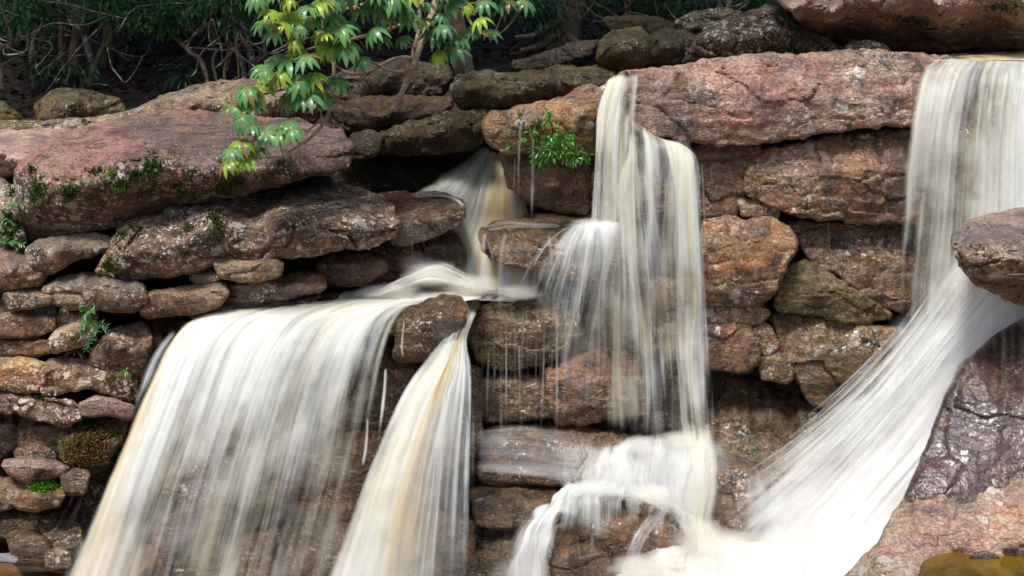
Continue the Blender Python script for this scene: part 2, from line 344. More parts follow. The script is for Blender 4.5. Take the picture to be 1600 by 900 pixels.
yb = rbf([c[:2] for c in cpts], [c[2] for c in cpts], q)
pb = P(q[:, 0], q[:, 1], yb); yb = yb + .3 * fbm(pb * .9, 5) + .12 * pn(pb * np.array([1.2, 1.2, 6.]))
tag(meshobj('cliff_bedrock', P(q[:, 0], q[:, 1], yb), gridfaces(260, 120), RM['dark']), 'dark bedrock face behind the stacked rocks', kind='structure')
tag(meshobj('water', [(-40, -8, -.45), (40, -8, -.45), (40, 12.5, -.45), (-40, 12.5, -.45)], [(0, 1, 2, 3)], POOL_AMBER), 'amber brown plunge pool below the falls', kind='structure')
tag(meshobj('rock_pool', [(-9, 8.8, .05), (-3.35, 8.8, .05), (-3.25, 10.6, .05), (-3.6, 11.4, .05), (-9, 11.4, .05)], [(0, 1, 2, 3, 4)], POOL_AMBER), 'amber pool at the foot of the left bank', kind='structure')

# ------------------------------------------------------------------ rocks
ROCKS = {}
def seg_dist(pts, poly):
    a = poly; b = np.roll(poly, -1, 0); best = np.full(len(pts), 1e9); near = np.zeros_like(pts)
    for k in range(len(a)):
        ab = b[k] - a[k]; L = ab @ ab + 1e-9
        t = np.clip(((pts - a[k]) @ ab) / L, 0, 1); c = a[k] + t[:, None] * ab
        d = np.hypot(*(pts - c).T); m = d < best; best[m] = d[m]; near[m] = c[m]
    return best, near
def inside(pts, poly):
    r = np.zeros(len(pts), bool); a = poly; b = np.roll(poly, -1, 0)
    for k in range(len(a)):
        (x1, y1), (x2, y2) = a[k], b[k]
        if y1 == y2: continue
        c = ((y1 > pts[:, 1]) != (y2 > pts[:, 1])) & (pts[:, 0] < (x2 - x1) * (pts[:, 1] - y1) / (y2 - y1) + x1)
        r ^= c
    return r
GL = 'rocks stacked on the left bank'; GC = 'blocks of the cliff wall between the falls'; GT = 'rocks above the falls'; GU = 'rocks behind and under the falling water'; GR = 'rocks on the right bank'
_rk = [0]
def rock(label, pts, Y, mat, inner=(), name='boulder', group=None, R=.16, T=.9, bulge=.17, jag=1., noise=1., s=2.8, down=0., tint=(1, 1, 1), key=None, cat='rock', nf=None, grow=3.5, cap=None):
    if cap is None: cap = (1. if group == GL else .5 if group in (GT, GU) else .25) if key not in ('big', 'ledge', 'slab') else 0.
    if group == GL: bulge = min(bulge, .07); noise = noise * .85; grow = grow + (2.5 if key not in ('big', 'ledge') else 0)
    if group in (GC, GU): bulge = min(bulge, .05); noise = noise * .5; R = R * .7; grow = grow + (0. if group == GC else 2.)
    _rk[0] += 1; r = np.random.default_rng(100 + _rk[0])
    o3 = np.array([(p[0], p[1], p[2] if len(p) > 2 else 0.) for p in pts], float)
    poly = o3[:, :2]
    nx = np.roll(poly, -1, 0); poly = np.stack([poly * .95 + nx * .05, poly * .05 + nx * .95], 1).reshape(-1, 2)
    out = []
    for a, b in zip(poly, np.roll(poly, -1, 0)):
        k = max(1, int(np.hypot(*(b - a)) / 5))
        out += [a + (b - a) * i / k for i in range(k)]
    poly = np.array(out); c0 = poly.mean(0)
    size = np.sqrt((poly[:, 0].max() - poly[:, 0].min()) * (poly[:, 1].max() - poly[:, 1].min()))
    j = jag * min(1, size / 120)
    q3 = np.c_[poly, np.full(len(poly), _rk[0] * 9.1)]
    nrm = np.roll(poly, -1, 0) - np.roll(poly, 1, 0); nrm = np.c_[nrm[:, 1], -nrm[:, 0]]; nrm /= np.hypot(*nrm.T)[:, None] + 1e-9
    poly = poly + nrm * (grow + j * (3.5 * pn(q3 / 38.) + 3.6 * pn(q3 / 13.) + 2. * pn(q3 / 5.)))[:, None]
    s = min(s, max(1.6, size / 22))
    x0, y0 = poly.min(0) - s; x1, y1 = poly.max(0) + s
    ax = np.arange(x0, x1 + s, s); ay = np.arange(y0, y1 + s, s); nu, nv = len(ax), len(ay)
    GX, GY = np.meshgrid(ax, ay); G = np.c_[GX.ravel(), GY.ravel()]
    F = gridfaces(nu, nv); F = F[inside(G[F].mean(1), poly)]
    used = np.unique(F); mp = -np.ones(len(G), int); mp[used] = np.arange(len(used)); F = mp[F]; G = G[used]
    e = np.concatenate([F[:, [0, 1]], F[:, [1, 2]], F[:, [2, 3]], F[:, [3, 0]]])
    es = np.sort(e, 1); kk = es[:, 0] * len(G) + es[:, 1]
    u, inv, cnt = np.unique(kk, return_inverse=True, return_counts=True); be = e[cnt[inv] == 1]
    bv = np.unique(be)
    d, near = seg_dist(G, poly); G[bv] = near[bv]; d[bv] = 0
    # depth
    cen = [tuple(p[:2]) for p in o3] + [tuple(p[:2]) for p in inner]
    val = [Y + p[2] for p in o3] + [Y + p[2] for p in inner]
    D = rbf(cen, val, G); m = D / FPX
    dm = d * m; sz = size * Y / FPX
    hw = max(np.ptp(poly[:, 0]) / 2, 1); hh = max(np.ptp(poly[:, 1]) / 2, 1)
    pnm = (G - c0) / (hw, hh)
    K = nf or int(np.clip(6 + size / 22, 6, 20)); qk = r.uniform(-1, 1, (K, 2))
    B = bulge * min(hw, hh) * Y / FPX; fac = np.full(len(G), -9.)
    for k in range(K):
        pl = B * (2 * pnm @ qk[k] - qk[k] @ qk[k]) + r.normal(0, .12) * B + (pnm - qk[k]) @ r.normal(0, .16, 2) * B
        fac = np.maximum(fac, pl)
    Rr = min(R * .45, .25 * min(hw, hh) * Y / FPX); tt = np.clip(dm / Rr, 0, 1)
    edge = Rr * 1.1 * (1 - np.sqrt(np.clip(1 - (1 - tt) ** 2, 0, 1)))
    p0 = P(G[:, 0], G[:, 1], D); sc = min(1, sz / .9) * noise; off = _rk[0] * 3.77
    wp = p0 + .10 * np.c_[pn(p0 * 2.1 + off), pn(p0 * 2.1 + off + 31), pn(p0 * 2.1 + off + 57)] + .03 * np.c_[pn(p0 * 7), pn(p0 * 7 + 9), pn(p0 * 7 + 5)]
    _, f2a, hA = worley(wp * np.array([1.5, 1.5, 2.6]) + off); fA = f2a - _
    _, f2b, hB = worley(wp * np.array([3.6, 3.6, 7.5]) + off + 40); fB = f2b - _
    nz = .07 * fbm(p0 * 1.3 + off, 3) + .03 * fbm(p0 * np.array([1.1, 1.1, 7.]) + off, 3) + .022 * fbm(p0 * 7 + off, 4, .6)
    nz = nz + .11 * (hA - .5) + .045 * (hB - .5) + .035 * np.clip(1 - fA / .07, 0, 1) + .012 * np.clip(1 - fB / .1, 0, 1)
    if cap:
        yt, yb2 = poly[:, 1].min(), poly[:, 1].max(); hgt = yb2 - yt
        qx = np.c_[G[:, 0] / 45., np.full(len(G), off), np.zeros(len(G))]
        yr = yt + hgt * (r.uniform(.26, .42) + .16 * pn(qx) + .06 * pn(qx * 3.3)); yu = yb2 - hgt * (.16 + .10 * pn(qx + 7))
        slope = cap * r.uniform(1.4, 2.4); D = D + slope * np.clip(yr - G[:, 1], 0, None) * m - .35 * cap * m * np.clip(G[:, 1] - yr, 0, None) * .3 + .9 * cap * m * np.clip(G[:, 1] - yu, 0, None)
        D = D + cap * .25 * m * (pnm[:, 0] * r.normal()) * hw * .3
    YD = D + fac + edge + sc * nz * np.clip(.35 + tt, 0, 1)
    V = P(G[:, 0], G[:, 1], YD)
    # sides and back
    cW = V.mean(0); VV = [V]; FF = [F]; n0 = len(V); idx = {int(b): i for i, b in enumerate(bv)}; prev = bv.astype(int)
    gb = G[bv]; yb_ = YD[bv]
    for fr, sh in ((.1, .985), (.4, .93), (1., .74)):
        gr_ = c0 + (gb - c0) * sh
        ring = P(gr_[:, 0], gr_[:, 1], yb_ + T * fr)
        st_ = sum(map(len, VV)); VV.append(ring); cur = np.arange(st_, st_ + len(bv))
        a = np.array([idx[int(x)] for x in be[:, 0]]); b = np.array([idx[int(x)] for x in be[:, 1]])
        FF.append(np.c_[prev[b], prev[a], cur[a], cur[b]]); prev = cur
    n1 = sum(map(len, VV)); VV.append(VV[-1].mean(0)[None] + [[0, .1, 0]])
    faces = np.concatenate(FF)
    a = np.array([idx[int(x)] for x in be[:, 0]]); b = np.array([idx[int(x)] for x in be[:, 1]])
    faces = np.concatenate([faces, np.c_[prev[b], prev[a], np.full(len(a), n1), np.full(len(a), n1)]])
    allV = np.concatenate(VV)
    org = (cW[0], allV[:, 1].mean(), allV[:, 2].min())
    fl = [f[:3] if f[2] == f[3] else f for f in faces.tolist()]
    ob = meshobj(name, allV, fl, RM[mat] if isinstance(mat, str) else mat, org, sharp=38)
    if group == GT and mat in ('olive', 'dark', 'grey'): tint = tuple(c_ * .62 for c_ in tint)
    v = r.uniform(.88, 1.12); ob.color = (tint[0] * v, tint[1] * v, tint[2] * v, 1)
    tag(ob, label, cat, group)
    ob_rec = dict(o=ob, G=G, V=V); ROCKS[key or label] = ob_rec
    return ob

#--- left bank, top
rock('olive lichened boulder alone on the bank under the leaning pale trunk', [(56,166),(83,146),(104,143),(150,149),(182,158),(193,172),(180,184),(130,190),(95,192),(62,191)], 15., 'olive', [(110,165,-.5)], group=GL, R=.3, T=1.2, tint=(1.5,1.4,1.3))
rock('mossy round boulder cut by the left picture edge above the flat slabs', [(-60,175),(-20,158),(4,162),(18,174),(36,192),(28,198),(-60,200)], 14.7, 'olive', group=GL, R=.3, T=1., tint=(1.2,1.2,1.1))
rock('thin olive slab below the mossy round boulder at the left edge', [(-50,194),(0,193),(64,193),(70,200),(68,209),(0,212),(-50,212)], 14.2, 'olive', [(20,203,-.2)], 'flat_rock', GL, T=1.2, tint=(1.4,1.3,1.1))
rock('thin tan slab wedged between olive boulder and pink rock top', [(68,194),(100,191),(150,187),(195,182),(190,195),(150,207),(72,210)], 14.1, 'tan', [(110,198,-.2)], 'flat_rock', GL, T=1.2)
rock('pale pink overhanging slab at the left edge beside the big mossy rock', [(-60,214,1.2),(0,209,1.2),(70,206,1.3),(115,207,1.2),(95,222,.6),(70,235,.1),(38,252,0),(22,268,.2),(4,284,.5),(-60,288,.6)], 11.6, 'pink', [(0,240,.0),(40,235,.2)], 'flat_rock', GL, T=1.4, tint=(1.15,1.1,1.1))
rock('tan humped ridge rock behind the big pink rock, half under the green leaves', [(170,190),(235,164),(300,141),(350,130),(395,124),(440,132),(470,150),(500,175),(480,200),(330,196),(200,200)], 14., 'tan', [(300,165,-.6),(420,160,-.7),(390,135,-.2)], group=GL, R=.35, T=1.5, bulge=.15, tint=(.95,.9,.92))
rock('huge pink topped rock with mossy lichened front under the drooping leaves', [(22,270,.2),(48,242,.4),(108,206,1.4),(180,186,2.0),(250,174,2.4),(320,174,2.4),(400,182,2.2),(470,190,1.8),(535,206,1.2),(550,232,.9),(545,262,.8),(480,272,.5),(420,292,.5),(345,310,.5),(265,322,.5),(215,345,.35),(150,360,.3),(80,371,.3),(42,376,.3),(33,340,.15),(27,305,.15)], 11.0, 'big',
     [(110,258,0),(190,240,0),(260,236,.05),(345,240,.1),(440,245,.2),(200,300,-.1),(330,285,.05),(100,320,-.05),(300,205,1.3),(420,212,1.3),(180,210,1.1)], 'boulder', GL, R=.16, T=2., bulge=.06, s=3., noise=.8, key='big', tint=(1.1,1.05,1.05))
#--- left bank, stack
rock('narrow mossy block at the left edge under the pale overhanging slab', [(-60,290),(0,284),(26,296),(34,340),(36,372),(8,388),(-60,390)], 11.25, 'lich', group=GL, T=1., key='strip')
rock('grey flat slab below the left end of the huge mossy rock', [(44,392),(60,379),(110,372),(150,367),(170,374),(160,388),(112,404),(76,424),(50,416)], 11., 'tan', [(95,393,-.12)], 'flat_rock', GL, R=.1, T=1.2, tint=(.85,.9,.95))
rock('brown block at the left edge beside the grey flat slab', [(-60,388),(6,386),(40,392),(46,412),(72,426),(60,442),(0,452),(-60,455)], 11., 'tan', [(20,420,-.15)], 'rock_block', GL, T=1., tint=(.9,.8,.8))
rock('long lichened ledge rock jutting toward the upper cascade under the huge mossy rock', [(150,424,.1),(162,398,.1),(188,356,.3),(232,330,.6),(320,311,1.0),(400,305,1.2),(480,294,1.4),(545,290,1.5),(592,308,1.1),(608,326,.8),(627,350,.55),(612,370,.6),(574,386,.5),(540,384,.4),(500,396,.4),(440,404,.3),(402,416,.3),(345,412,.3),(300,424,.2),(240,434,.2),(192,441,.2)], 10.9, 'lich',
     [(230,365,0),(330,365,-.05),(330,330,.3),(440,350,.05),(540,335,.3),(560,360,.2),(480,320,.6),(260,400,-.08),(200,400,-.05)], 'rock_ledge', GL, R=.13, T=1.6, bulge=.05, s=3., key='ledge', tint=(1.05,.98,.95))
rock('tan underside slab tucked beneath the long lichened ledge rock', [(338,408),(400,414),(438,410),(436,428),(395,437),(345,430)], 11.05, 'tan', name='flat_rock', group=GL, R=.08, T=.8, tint=(.85,.8,.7))
rock('small flat stone in the gap beneath the ledge rock', [(298,432),(312,424),(342,426),(340,436),(310,440)], 11.15, 'tan', name='flat_rock', group=GL, R=.05, T=.6, tint=(.7,.7,.65))
rock('lumpy tan rock above the small fern plant on the left stack', [(70,452),(95,438),(150,430),(200,440),(222,448),(226,466),(210,484),(150,482),(104,478),(75,466)], 10.95, 'tan', [(150,450,-.1),(190,465,-.12)], group=GL, R=.16, T=1.)
rock('long flat brown stone right of the lumpy tan rock', [(222,466),(250,456),(300,450),(345,444),(352,458),(342,474),(300,486),(226,492)], 10.98, 'tan', [(280,468,-.12)], 'flat_rock', GL, R=.1, T=1., tint=(.8,.7,.66))
rock('dark red slab in the shade right of the long flat brown stone', [(350,452),(400,440),(450,432),(506,430),(506,448),(440,464),(352,478)], 11.25, 'wet', name='flat_rock', group=GL, R=.1, T=1., tint=(1.3,1.,.9))
rock('low brown slab beneath the long flat stone, at the edge of the water', [(300,490),(350,478),(440,466),(500,458),(470,478),(370,492),(310,505)], 11.25, 'wet', name='flat_rock', group=GL, R=.08, T=.8)
rock('small grey lichen stone left of the lumpy tan rock', [(8,464),(30,453),(66,456),(80,470),(52,477),(18,480)], 10.95, 'tan', name='flat_rock', group=GL, R=.08, T=.8, tint=(.95,.95,.95))
rock('flat brown slab at the left edge above the moss clump', [(-60,500),(0,494),(40,490),(80,498),(83,512),(60,521),(0,524),(-60,526)], 10.95, 'tan', name='flat_rock', group=GL, R=.1, T=.9, tint=(.95,.85,.8))
rock('dark slab at the left edge under the small grey lichen stone', [(-60,474),(0,470),(40,480),(80,478),(84,492),(0,494),(-60,494)], 11.15, 'lich', name='flat_rock', group=GL, R=.08, T=.8, tint=(.7,.7,.7))
rock('thin stone behind the fern plant', [(80,498),(112,488),(148,490),(146,502),(92,512)], 11.1, 'tan', name='flat_rock', group=GL, R=.07, T=.7, tint=(.75,.7,.65))
rock('mossy brown layer at the left edge between flat slab and tan corner block', [(-60,526),(0,524),(70,534),(80,545),(60,553),(8,552),(-60,552)], 11., 'tan', name='flat_rock', group=GL, R=.08, T=.9, tint=(.85,.75,.65))
rock('pink tilted stone under the fern plant, pale with lichen', [(78,534),(92,518),(115,510),(140,505),(147,520),(126,538),(82,548)], 10.9, 'tan', [(112,525,-.1)], 'boulder', GL, R=.1, T=.8, tint=(1.2,1.1,1.1))
rock('tan upright corner block at the left edge', [(-60,556),(6,556),(40,564),(67,571),(66,609),(0,607),(-60,600)], 10.85, 'tan', name='rock_block', group=GL, R=.07, T=1., tint=(1.3,1.2,1.0), bulge=.12)
rock('long block speckled white with lichen beside the tan corner block', [(69,573),(90,562),(140,566),(180,580),(206,590),(214,620),(202,624),(165,610),(140,601),(105,608),(70,616)], 10.85, 'lich', name='rock_block', group=GL, R=.08, T=1., tint=(1.2,1.0,.9), bulge=.15)
rock('round lichen patched boulder beside the left edge of the wide fall', [(142,568),(150,540),(180,516),(222,506),(234,528),(228,562),(216,592),(180,582)], 10.95, 'lich', [(185,545,-.2)], group=GL, R=.2, T=.9, tint=(1.05,.9,.8))
rock('reddish block half behind the thin left edge of the wide fall', [(222,504),(260,496),(304,498),(306,530),(260,580),(226,610),(222,560)], 11.2, 'red', name='rock_block', group=GL, R=.1, T=.9, tint=(.85,.85,.8))
rock('sloping lichened slab at the left edge under the tan corner block', [(-60,606),(0,608),(60,622),(110,629),(126,648),(102,663),(70,656),(30,642),(-60,636)], 10.8, 'lich', name='flat_rock', group=GL, R=.12, T=1.1, tint=(1.15,1.,.92), key='slope')
rock('thin pink slab pointing at the fall above the brown moss', [(126,634),(150,622),(180,628),(206,638),(204,652),(168,644),(130,648)], 10.8, 'pink', name='flat_rock', group=GL, R=.08, T=.9)
rock('dark shaded block under the sloping slab at the left edge', [(-60,644),(0,640),(40,650),(40,690),(0,715),(-60,720)], 11.2, 'wet', name='rock_block', group=GL, T=.9)
rock('purple dark block under the sloping slab beside the brown moss', [(36,655),(90,665),(112,690),(110,705),(70,712),(34,700)], 11., 'wet', name='rock_block', group=GL, T=.9, tint=(1.2,1.,1.))
rock('mossy bank rock carrying the brown moss beside the wide fall', [(100,668),(130,650),(196,654),(185,690),(160,730),(120,742),(96,725)], 10.9, 'olive', [(140,690,-.1)], group=GL, R=.16, T=.9, key='mossbank')
rock('small dark stone with a pale chip above the flat reddish slab', [(28,706),(45,694),(66,698),(84,710),(82,722),(50,724),(30,720)], 10.75, 'wet', name='boulder', group=GL, R=.08, T=.6, tint=(1.6,1.4,1.3))
rock('flat reddish slab sticking out at the lower left', [(6,724),(48,720),(92,727),(106,734),(78,744),(46,754),(20,740)], 10.55, 'pink', [(60,733,-.12)], 'flat_rock', GL, R=.08, T=1., tint=(.85,.8,.8))
rock('brown rounded rock at the left edge below the flat reddish slab', [(-60,760),(0,752),(40,750),(62,757),(48,780),(0,796),(-60,800)], 10.6, 'tan', group=GL, T=.9, tint=(.75,.65,.55))
rock('orange brown rock under the bright green moss at the lower left', [(22,784),(40,770),(80,764),(97,772),(88,788),(52,796),(30,792)], 10.4, 'rust', [(60,778,-.1)], group=GL, R=.12, T=.8, key='orange', tint=(.75,.7,.6))
rock('small red block between bright green moss and the wide fall', [(98,742),(118,736),(136,740),(132,768),(104,770)], 10.55, 'red', name='rock_block', group=GL, R=.08, T=.7)
rock('dark wet ledge above the amber pool at the left edge', [(-60,800),(0,796),(40,800),(80,812),(70,838),(0,836),(-60,850)], 10.7, 'wet', name='rock_ledge', group=GL, T=.9, tint=(1.1,1.1,.85))
rock('dark brown leaning block standing at the edge of the amber pool', [(16,836),(50,832),(72,846),(78,864),(62,884),(24,880)], 10.4, 'wet', name='rock_block', group=GL, R=.08, T=.7, tint=(1.3,1.15,.9))
rock('long wet slab sloping under the left edge of the wide fall', [(60,806),(100,800),(125,830),(130,860),(110,880),(80,856)], 10.5, 'wet', name='flat_rock', group=GL, R=.1, T=.8, tint=(1.2,1.1,.9))
rock('small pale stone at the waterline of the amber pool', [(74,868),(90,858),(108,868),(106,884),(76,886)], 10.3, 'wet', name='boulder', group=GL, R=.06, T=.5, tint=(1.6,1.6,1.5))
#--- centre back
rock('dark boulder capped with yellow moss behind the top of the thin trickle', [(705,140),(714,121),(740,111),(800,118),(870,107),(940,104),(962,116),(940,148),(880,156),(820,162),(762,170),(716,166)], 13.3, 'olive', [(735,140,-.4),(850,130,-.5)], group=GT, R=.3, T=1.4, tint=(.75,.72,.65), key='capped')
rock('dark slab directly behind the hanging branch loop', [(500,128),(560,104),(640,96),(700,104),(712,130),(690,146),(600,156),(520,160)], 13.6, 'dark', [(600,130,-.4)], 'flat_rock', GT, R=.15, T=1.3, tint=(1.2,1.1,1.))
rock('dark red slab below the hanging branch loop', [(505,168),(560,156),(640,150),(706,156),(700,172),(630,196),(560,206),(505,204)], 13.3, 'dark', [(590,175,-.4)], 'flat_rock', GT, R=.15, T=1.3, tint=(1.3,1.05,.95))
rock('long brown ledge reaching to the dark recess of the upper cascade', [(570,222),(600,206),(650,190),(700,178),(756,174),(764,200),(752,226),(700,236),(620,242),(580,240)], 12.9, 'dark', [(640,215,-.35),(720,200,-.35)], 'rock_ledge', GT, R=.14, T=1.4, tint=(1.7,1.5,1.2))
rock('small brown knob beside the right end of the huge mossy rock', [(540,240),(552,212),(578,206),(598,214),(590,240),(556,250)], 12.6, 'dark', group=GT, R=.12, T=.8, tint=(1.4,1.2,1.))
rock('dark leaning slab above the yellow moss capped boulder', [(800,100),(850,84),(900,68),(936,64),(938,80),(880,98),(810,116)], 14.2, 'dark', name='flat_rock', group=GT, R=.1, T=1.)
rock('olive boulder with pale lichen at the foot of the forest', [(934,94),(938,66),(958,50),(1000,44),(1014,60),(1014,96),(980,110),(950,106)], 13.5, 'olive', [(975,80,-.4)], group=GT, R=.25, T=1.2, tint=(.8,.75,.65))
rock('dark boulder with white lichen cap right of the olive one', [(1010,60),(1040,46),(1072,50),(1094,60),(1070,98),(1040,106),(1012,100)], 13.6, 'olive', [(1045,75,-.4)], group=GT, R=.22, T=1.2, tint=(.6,.55,.5))
rock('flat mossy slab at the forest edge behind the olive boulder', [(944,30),(985,25),(1030,30),(1066,43),(1040,52),(960,50)], 14.6, 'olive', name='flat_rock', group=GT, R=.15, T=1.2, tint=(.7,.65,.6))
rock('pale lichened rock at the forest edge left of the big black and white one', [(1056,34),(1085,20),(1130,14),(1160,20),(1120,44),(1070,50)], 14.4, 'grey', group=GT, R=.2, T=1.2, tint=(1.3,1.3,1.2))
rock('big black and white lichened rock behind the rose slab', [(1068,98),(1084,64),(1110,42),(1150,26),(1200,11),(1240,16),(1250,44),(1290,62),(1314,76),(1296,88),(1200,84),(1120,96)], 13., 'grey', [(1130,65,-.45),(1210,50,-.4)], group=GT, R=.25, T=1.4, tint=(1.3,1.2,1.15))
rock('huge pink overhanging slab with dark mossy underside at the top right', [(1196,-30,1.),(1204,4,.5),(1236,24,0),(1250,46,1.),(1310,72,1.6),(1380,80,1.6),(1440,84,1.6),(1520,82,1.7),(1700,84,1.7),(1700,-40,1.)], 12.2, 'pink', [(1300,22,-.05),(1380,18,-.1),(1470,8,-.15),(1600,5,-.2),(1300,-10,.3),(1500,-20,.3),(1320,45,1.0),(1420,42,1.),(1560,35,.9)], 'flat_rock', GT, R=.14, T=2., bulge=.06, key='overhang')
rock('small smooth grey boulder wedged beneath the overhanging slab', [(1318,82),(1328,68),(1352,65),(1380,71),(1390,82)], 12.7, 'grey', name='boulder', group=GT, R=.15, T=.6, tint=(2.2,2.2,2.2), noise=.4)
rock('rust coloured boulder with white lichen above the small green shrub', [(753,196),(768,176),(830,166),(888,150),(906,138),(926,132),(946,138),(948,170),(938,210),(930,238),(850,240),(792,240),(764,222)], 12., 'rust', [(830,195,-.2),(910,180,-.25)], group=GC, R=.25, T=1.2, bulge=.15, key='rust')
rock('reddish brown block under the small green shrub', [(782,240),(830,236),(900,236),(928,262),(922,338),(880,332),(832,316),(792,286)], 12.35, 'red', [(860,290,-.2)], 'rock_block', GC, R=.14, T=1., tint=(.75,.75,.75))
rock('long rose slab forming the lip between the two tall falls', [(930,150),(950,128),(976,113),(1050,106,.2),(1120,93,.25),(1200,82,.3),(1260,86,.3),(1330,80,.4),(1440,84,.6),(1480,92,.5),(1470,150),(1440,195),(1330,200),(1230,216),(1180,224),(1100,223),(1060,216),(1015,205),(985,200),(940,230)], 11.8, 'slab',
     [(1060,114,0),(1130,103,0),(1200,93,0),(1270,97,.02),(1340,96,.04),(1430,98,.05),(1100,130,0),(1200,110,0),(1300,115,0),(1420,115,0),(1150,190,-.08),(1300,170,-.05),(1000,150,.05),(1050,125,.05)], 'flat_rock', GC, R=.09, T=1.8, bulge=.02, s=3., key='slab', noise=.8)
rock('red brown block directly right of the middle fall under the rose slab', [(1060,232),(1120,228),(1182,227),(1188,240),(1168,290),(1150,336),(1108,340),(1060,330)], 12.05, 'red', name='rock_block', group=GC, R=.07, T=1., bulge=.1)
rock('big red brown block left of the right fall under the rose slab', [(1168,268),(1182,246),(1215,230),(1300,215),(1380,205),(1450,203),(1445,300),(1440,348),(1330,346),(1270,341),(1205,321),(1164,300)], 11.9, 'red', [(1250,280,-.12),(1350,270,-.12)], 'rock_block', GC, R=.1, T=1., bulge=.08, tint=(1.1,1.05,1.))
rock('small wedge stone at the bottom of the slanting crack', [(1154,312),(1180,312),(1216,327),(1216,340),(1160,336)], 12., 'red', name='boulder', group=GC, R=.05, T=.5)
rock('square tan block pitted with dark holes right of the middle fall', [(1098,346),(1150,342),(1212,344),(1240,364),(1246,386),(1222,424),(1216,450),(1190,477),(1098,476)], 11.75, 'rust', [(1150,400,-.12)], 'rock_block', GC, R=.09, T=1., bulge=.1, tint=(1.,.95,.95))
rock('red face with curved cracks left of the right fall', [(1226,348),(1330,350),(1430,352),(1425,490),(1372,478),(1310,432),(1262,404),(1248,372)], 12.05, 'red', name='rock_block', group=GC, R=.07, T=1., bulge=.08)
rock('olive mossy wedge under the red cracked face', [(1222,432),(1240,412),(1262,406),(1302,432),(1362,474),(1392,494),(1350,506),(1280,492),(1212,482)], 11.95, 'olive', [(1280,455,-.12)], 'rock_block', GC, R=.08, T=1., tint=(1.1,1.0,.95))
rock('wide wall block wet with diagonal spray', [(1206,492),(1280,496),(1390,510),(1440,520),(1430,610),(1330,655),(1270,630),(1244,590),(1216,540)], 11.95, 'wall', [(1310,560,-.12)], 'rock_block', GC, R=.1, T=1.1, bulge=.1, tint=(1.05,1.,.9))
rock('narrow brown layer beneath the square tan block', [(1098,478),(1190,480),(1202,490),(1186,504),(1098,502)], 11.85, 'red', name='flat_rock', group=GC, R=.06, T=.8)
rock('brown rounded block beside the foot of the middle fall', [(1098,506),(1170,506),(1182,530),(1186,562),(1172,582),(1098,576)], 11.8, 'red', name='rock_block', group=GC, R=.1, T=.9, tint=(.95,.9,.85))
rock('small orange stone lodged in the wall crack', [(1174,514),(1190,502),(1204,512),(1216,540),(1198,556),(1180,540)], 11.9, 'rust', name='boulder', group=GC, R=.06, T=.5)
rock('green stained stone below the small orange one', [(1186,564),(1214,546),(1242,582),(1232,597),(1192,593)], 11.9, 'olive', name='boulder', group=GC, R=.07, T=.6, tint=(1.3,1.2,1.1))
rock('dark wet slope of rock beneath the diagonal spray', [(1090,590,.4),(1190,598,.35),(1260,630,.3),(1340,660,.2),(1440,610,.2),(1480,700),(1420,850,-.9),(1180,860,-1.),(1110,780,-.6),(1090,690,0)], 11.8, 'wall', [(1250,740,-.5)], 'flat_rock', GU, R=.15, T=1., bulge=.06, tint=(.8,.8,.72))
#--- centre, behind and between falls
rock('wet slab jutting into the upper cascade from the end of the ledge rock', [(594,308,.5),(610,303,.8),(660,304,.8),(702,307,.7),(720,316,.3),(724,332,.05),(714,346,.05),(688,362,.1),(640,378,.1),(612,380,.1),(624,350,0)], 11.55, 'wet', [(660,335,0),(700,330,0)], 'flat_rock', GU, R=.06, T=1.1, bulge=.05, tint=(1.2,1.1,1.))
rock('dark rounded boulder behind the foam mound of the upper cascade', [(672,368),(700,360),(718,368),(724,395),(720,440),(680,440),(664,400)], 12.1, 'wet', group=GU, R=.2, T=.9, tint=(.9,.8,.75))
rock('brown wet wall under the slab at the upper cascade', [(560,392),(620,380),(680,370),(676,430),(640,450),(570,440)], 12.2, 'wet', name='rock_block', group=GU, R=.1, T=.8, tint=(1.2,1.,.9))
rock('dark red boulder in the shaded gap above the foam', [(494,418),(510,404),(560,398),(598,404),(604,424),(560,442),(508,444)], 11.7, 'wet', [(545,420,-.1)], group=GU, R=.15, T=.8, tint=(1.3,.95,.85))
rock('thin wet ledge with white splash left of the middle fall', [(754,366,.1),(772,350,.5),(830,338,.8),(900,336,.8),(985,342,.6),(995,380,0),(992,440,.05),(860,432,.05),(800,412,.05),(770,402,.05),(757,388,0)], 11.55, 'wall', [(840,362,0),(900,362,0),(850,395,0)], 'rock_ledge', GU, R=.07, T=1.2, bulge=.06, tint=(.85,.8,.68))
rock('green stained block under the thin wet ledge', [(726,510),(750,484),(800,472),(900,468),(910,520),(866,560),(786,576),(748,566)], 11.7, 'wall', [(820,520,-.12)], 'rock_block', GU, R=.14, T=1., tint=(.85,.85,.66))
rock('brown block behind the thin trickle below the green stained one', [(740,598),(800,580),(858,598),(864,650),(748,658)], 11.75, 'wall', name='rock_block', group=GU, R=.1, T=.9, tint=(.8,.75,.65))
rock('big reddish block seen through the veil of the middle fall', [(858,572),(950,544),(1000,560),(1010,650),(875,660),(856,620)], 11.6, 'wall', [(930,600,-.1)], 'rock_block', GU, R=.12, T=.9, tint=(1.25,1.05,.95))
rock('upper wall block behind the veil of the middle fall', [(880,440),(990,436),(1100,440),(1100,560),(1010,560),(960,545),(905,545)], 12., 'wall', name='rock_block', group=GU, R=.1, T=.9)
rock('wall block behind the bright upper part of the middle fall', [(930,232),(1060,222),(1064,335),(1000,345),(930,338)], 12.1, 'wall', name='rock_block', group=GU, R=.1, T=.9)
rock('long wet slab at the foot of the thin trickles', [(742,676,.3),(850,664,.4),(970,678,.4),(990,700,.1),(960,740,0),(900,756,0),(750,750,0)], 11.3, 'wall', [(850,700,0)], 'flat_rock', GU, R=.09, T=1., bulge=.08, tint=(1.1,.95,.85))
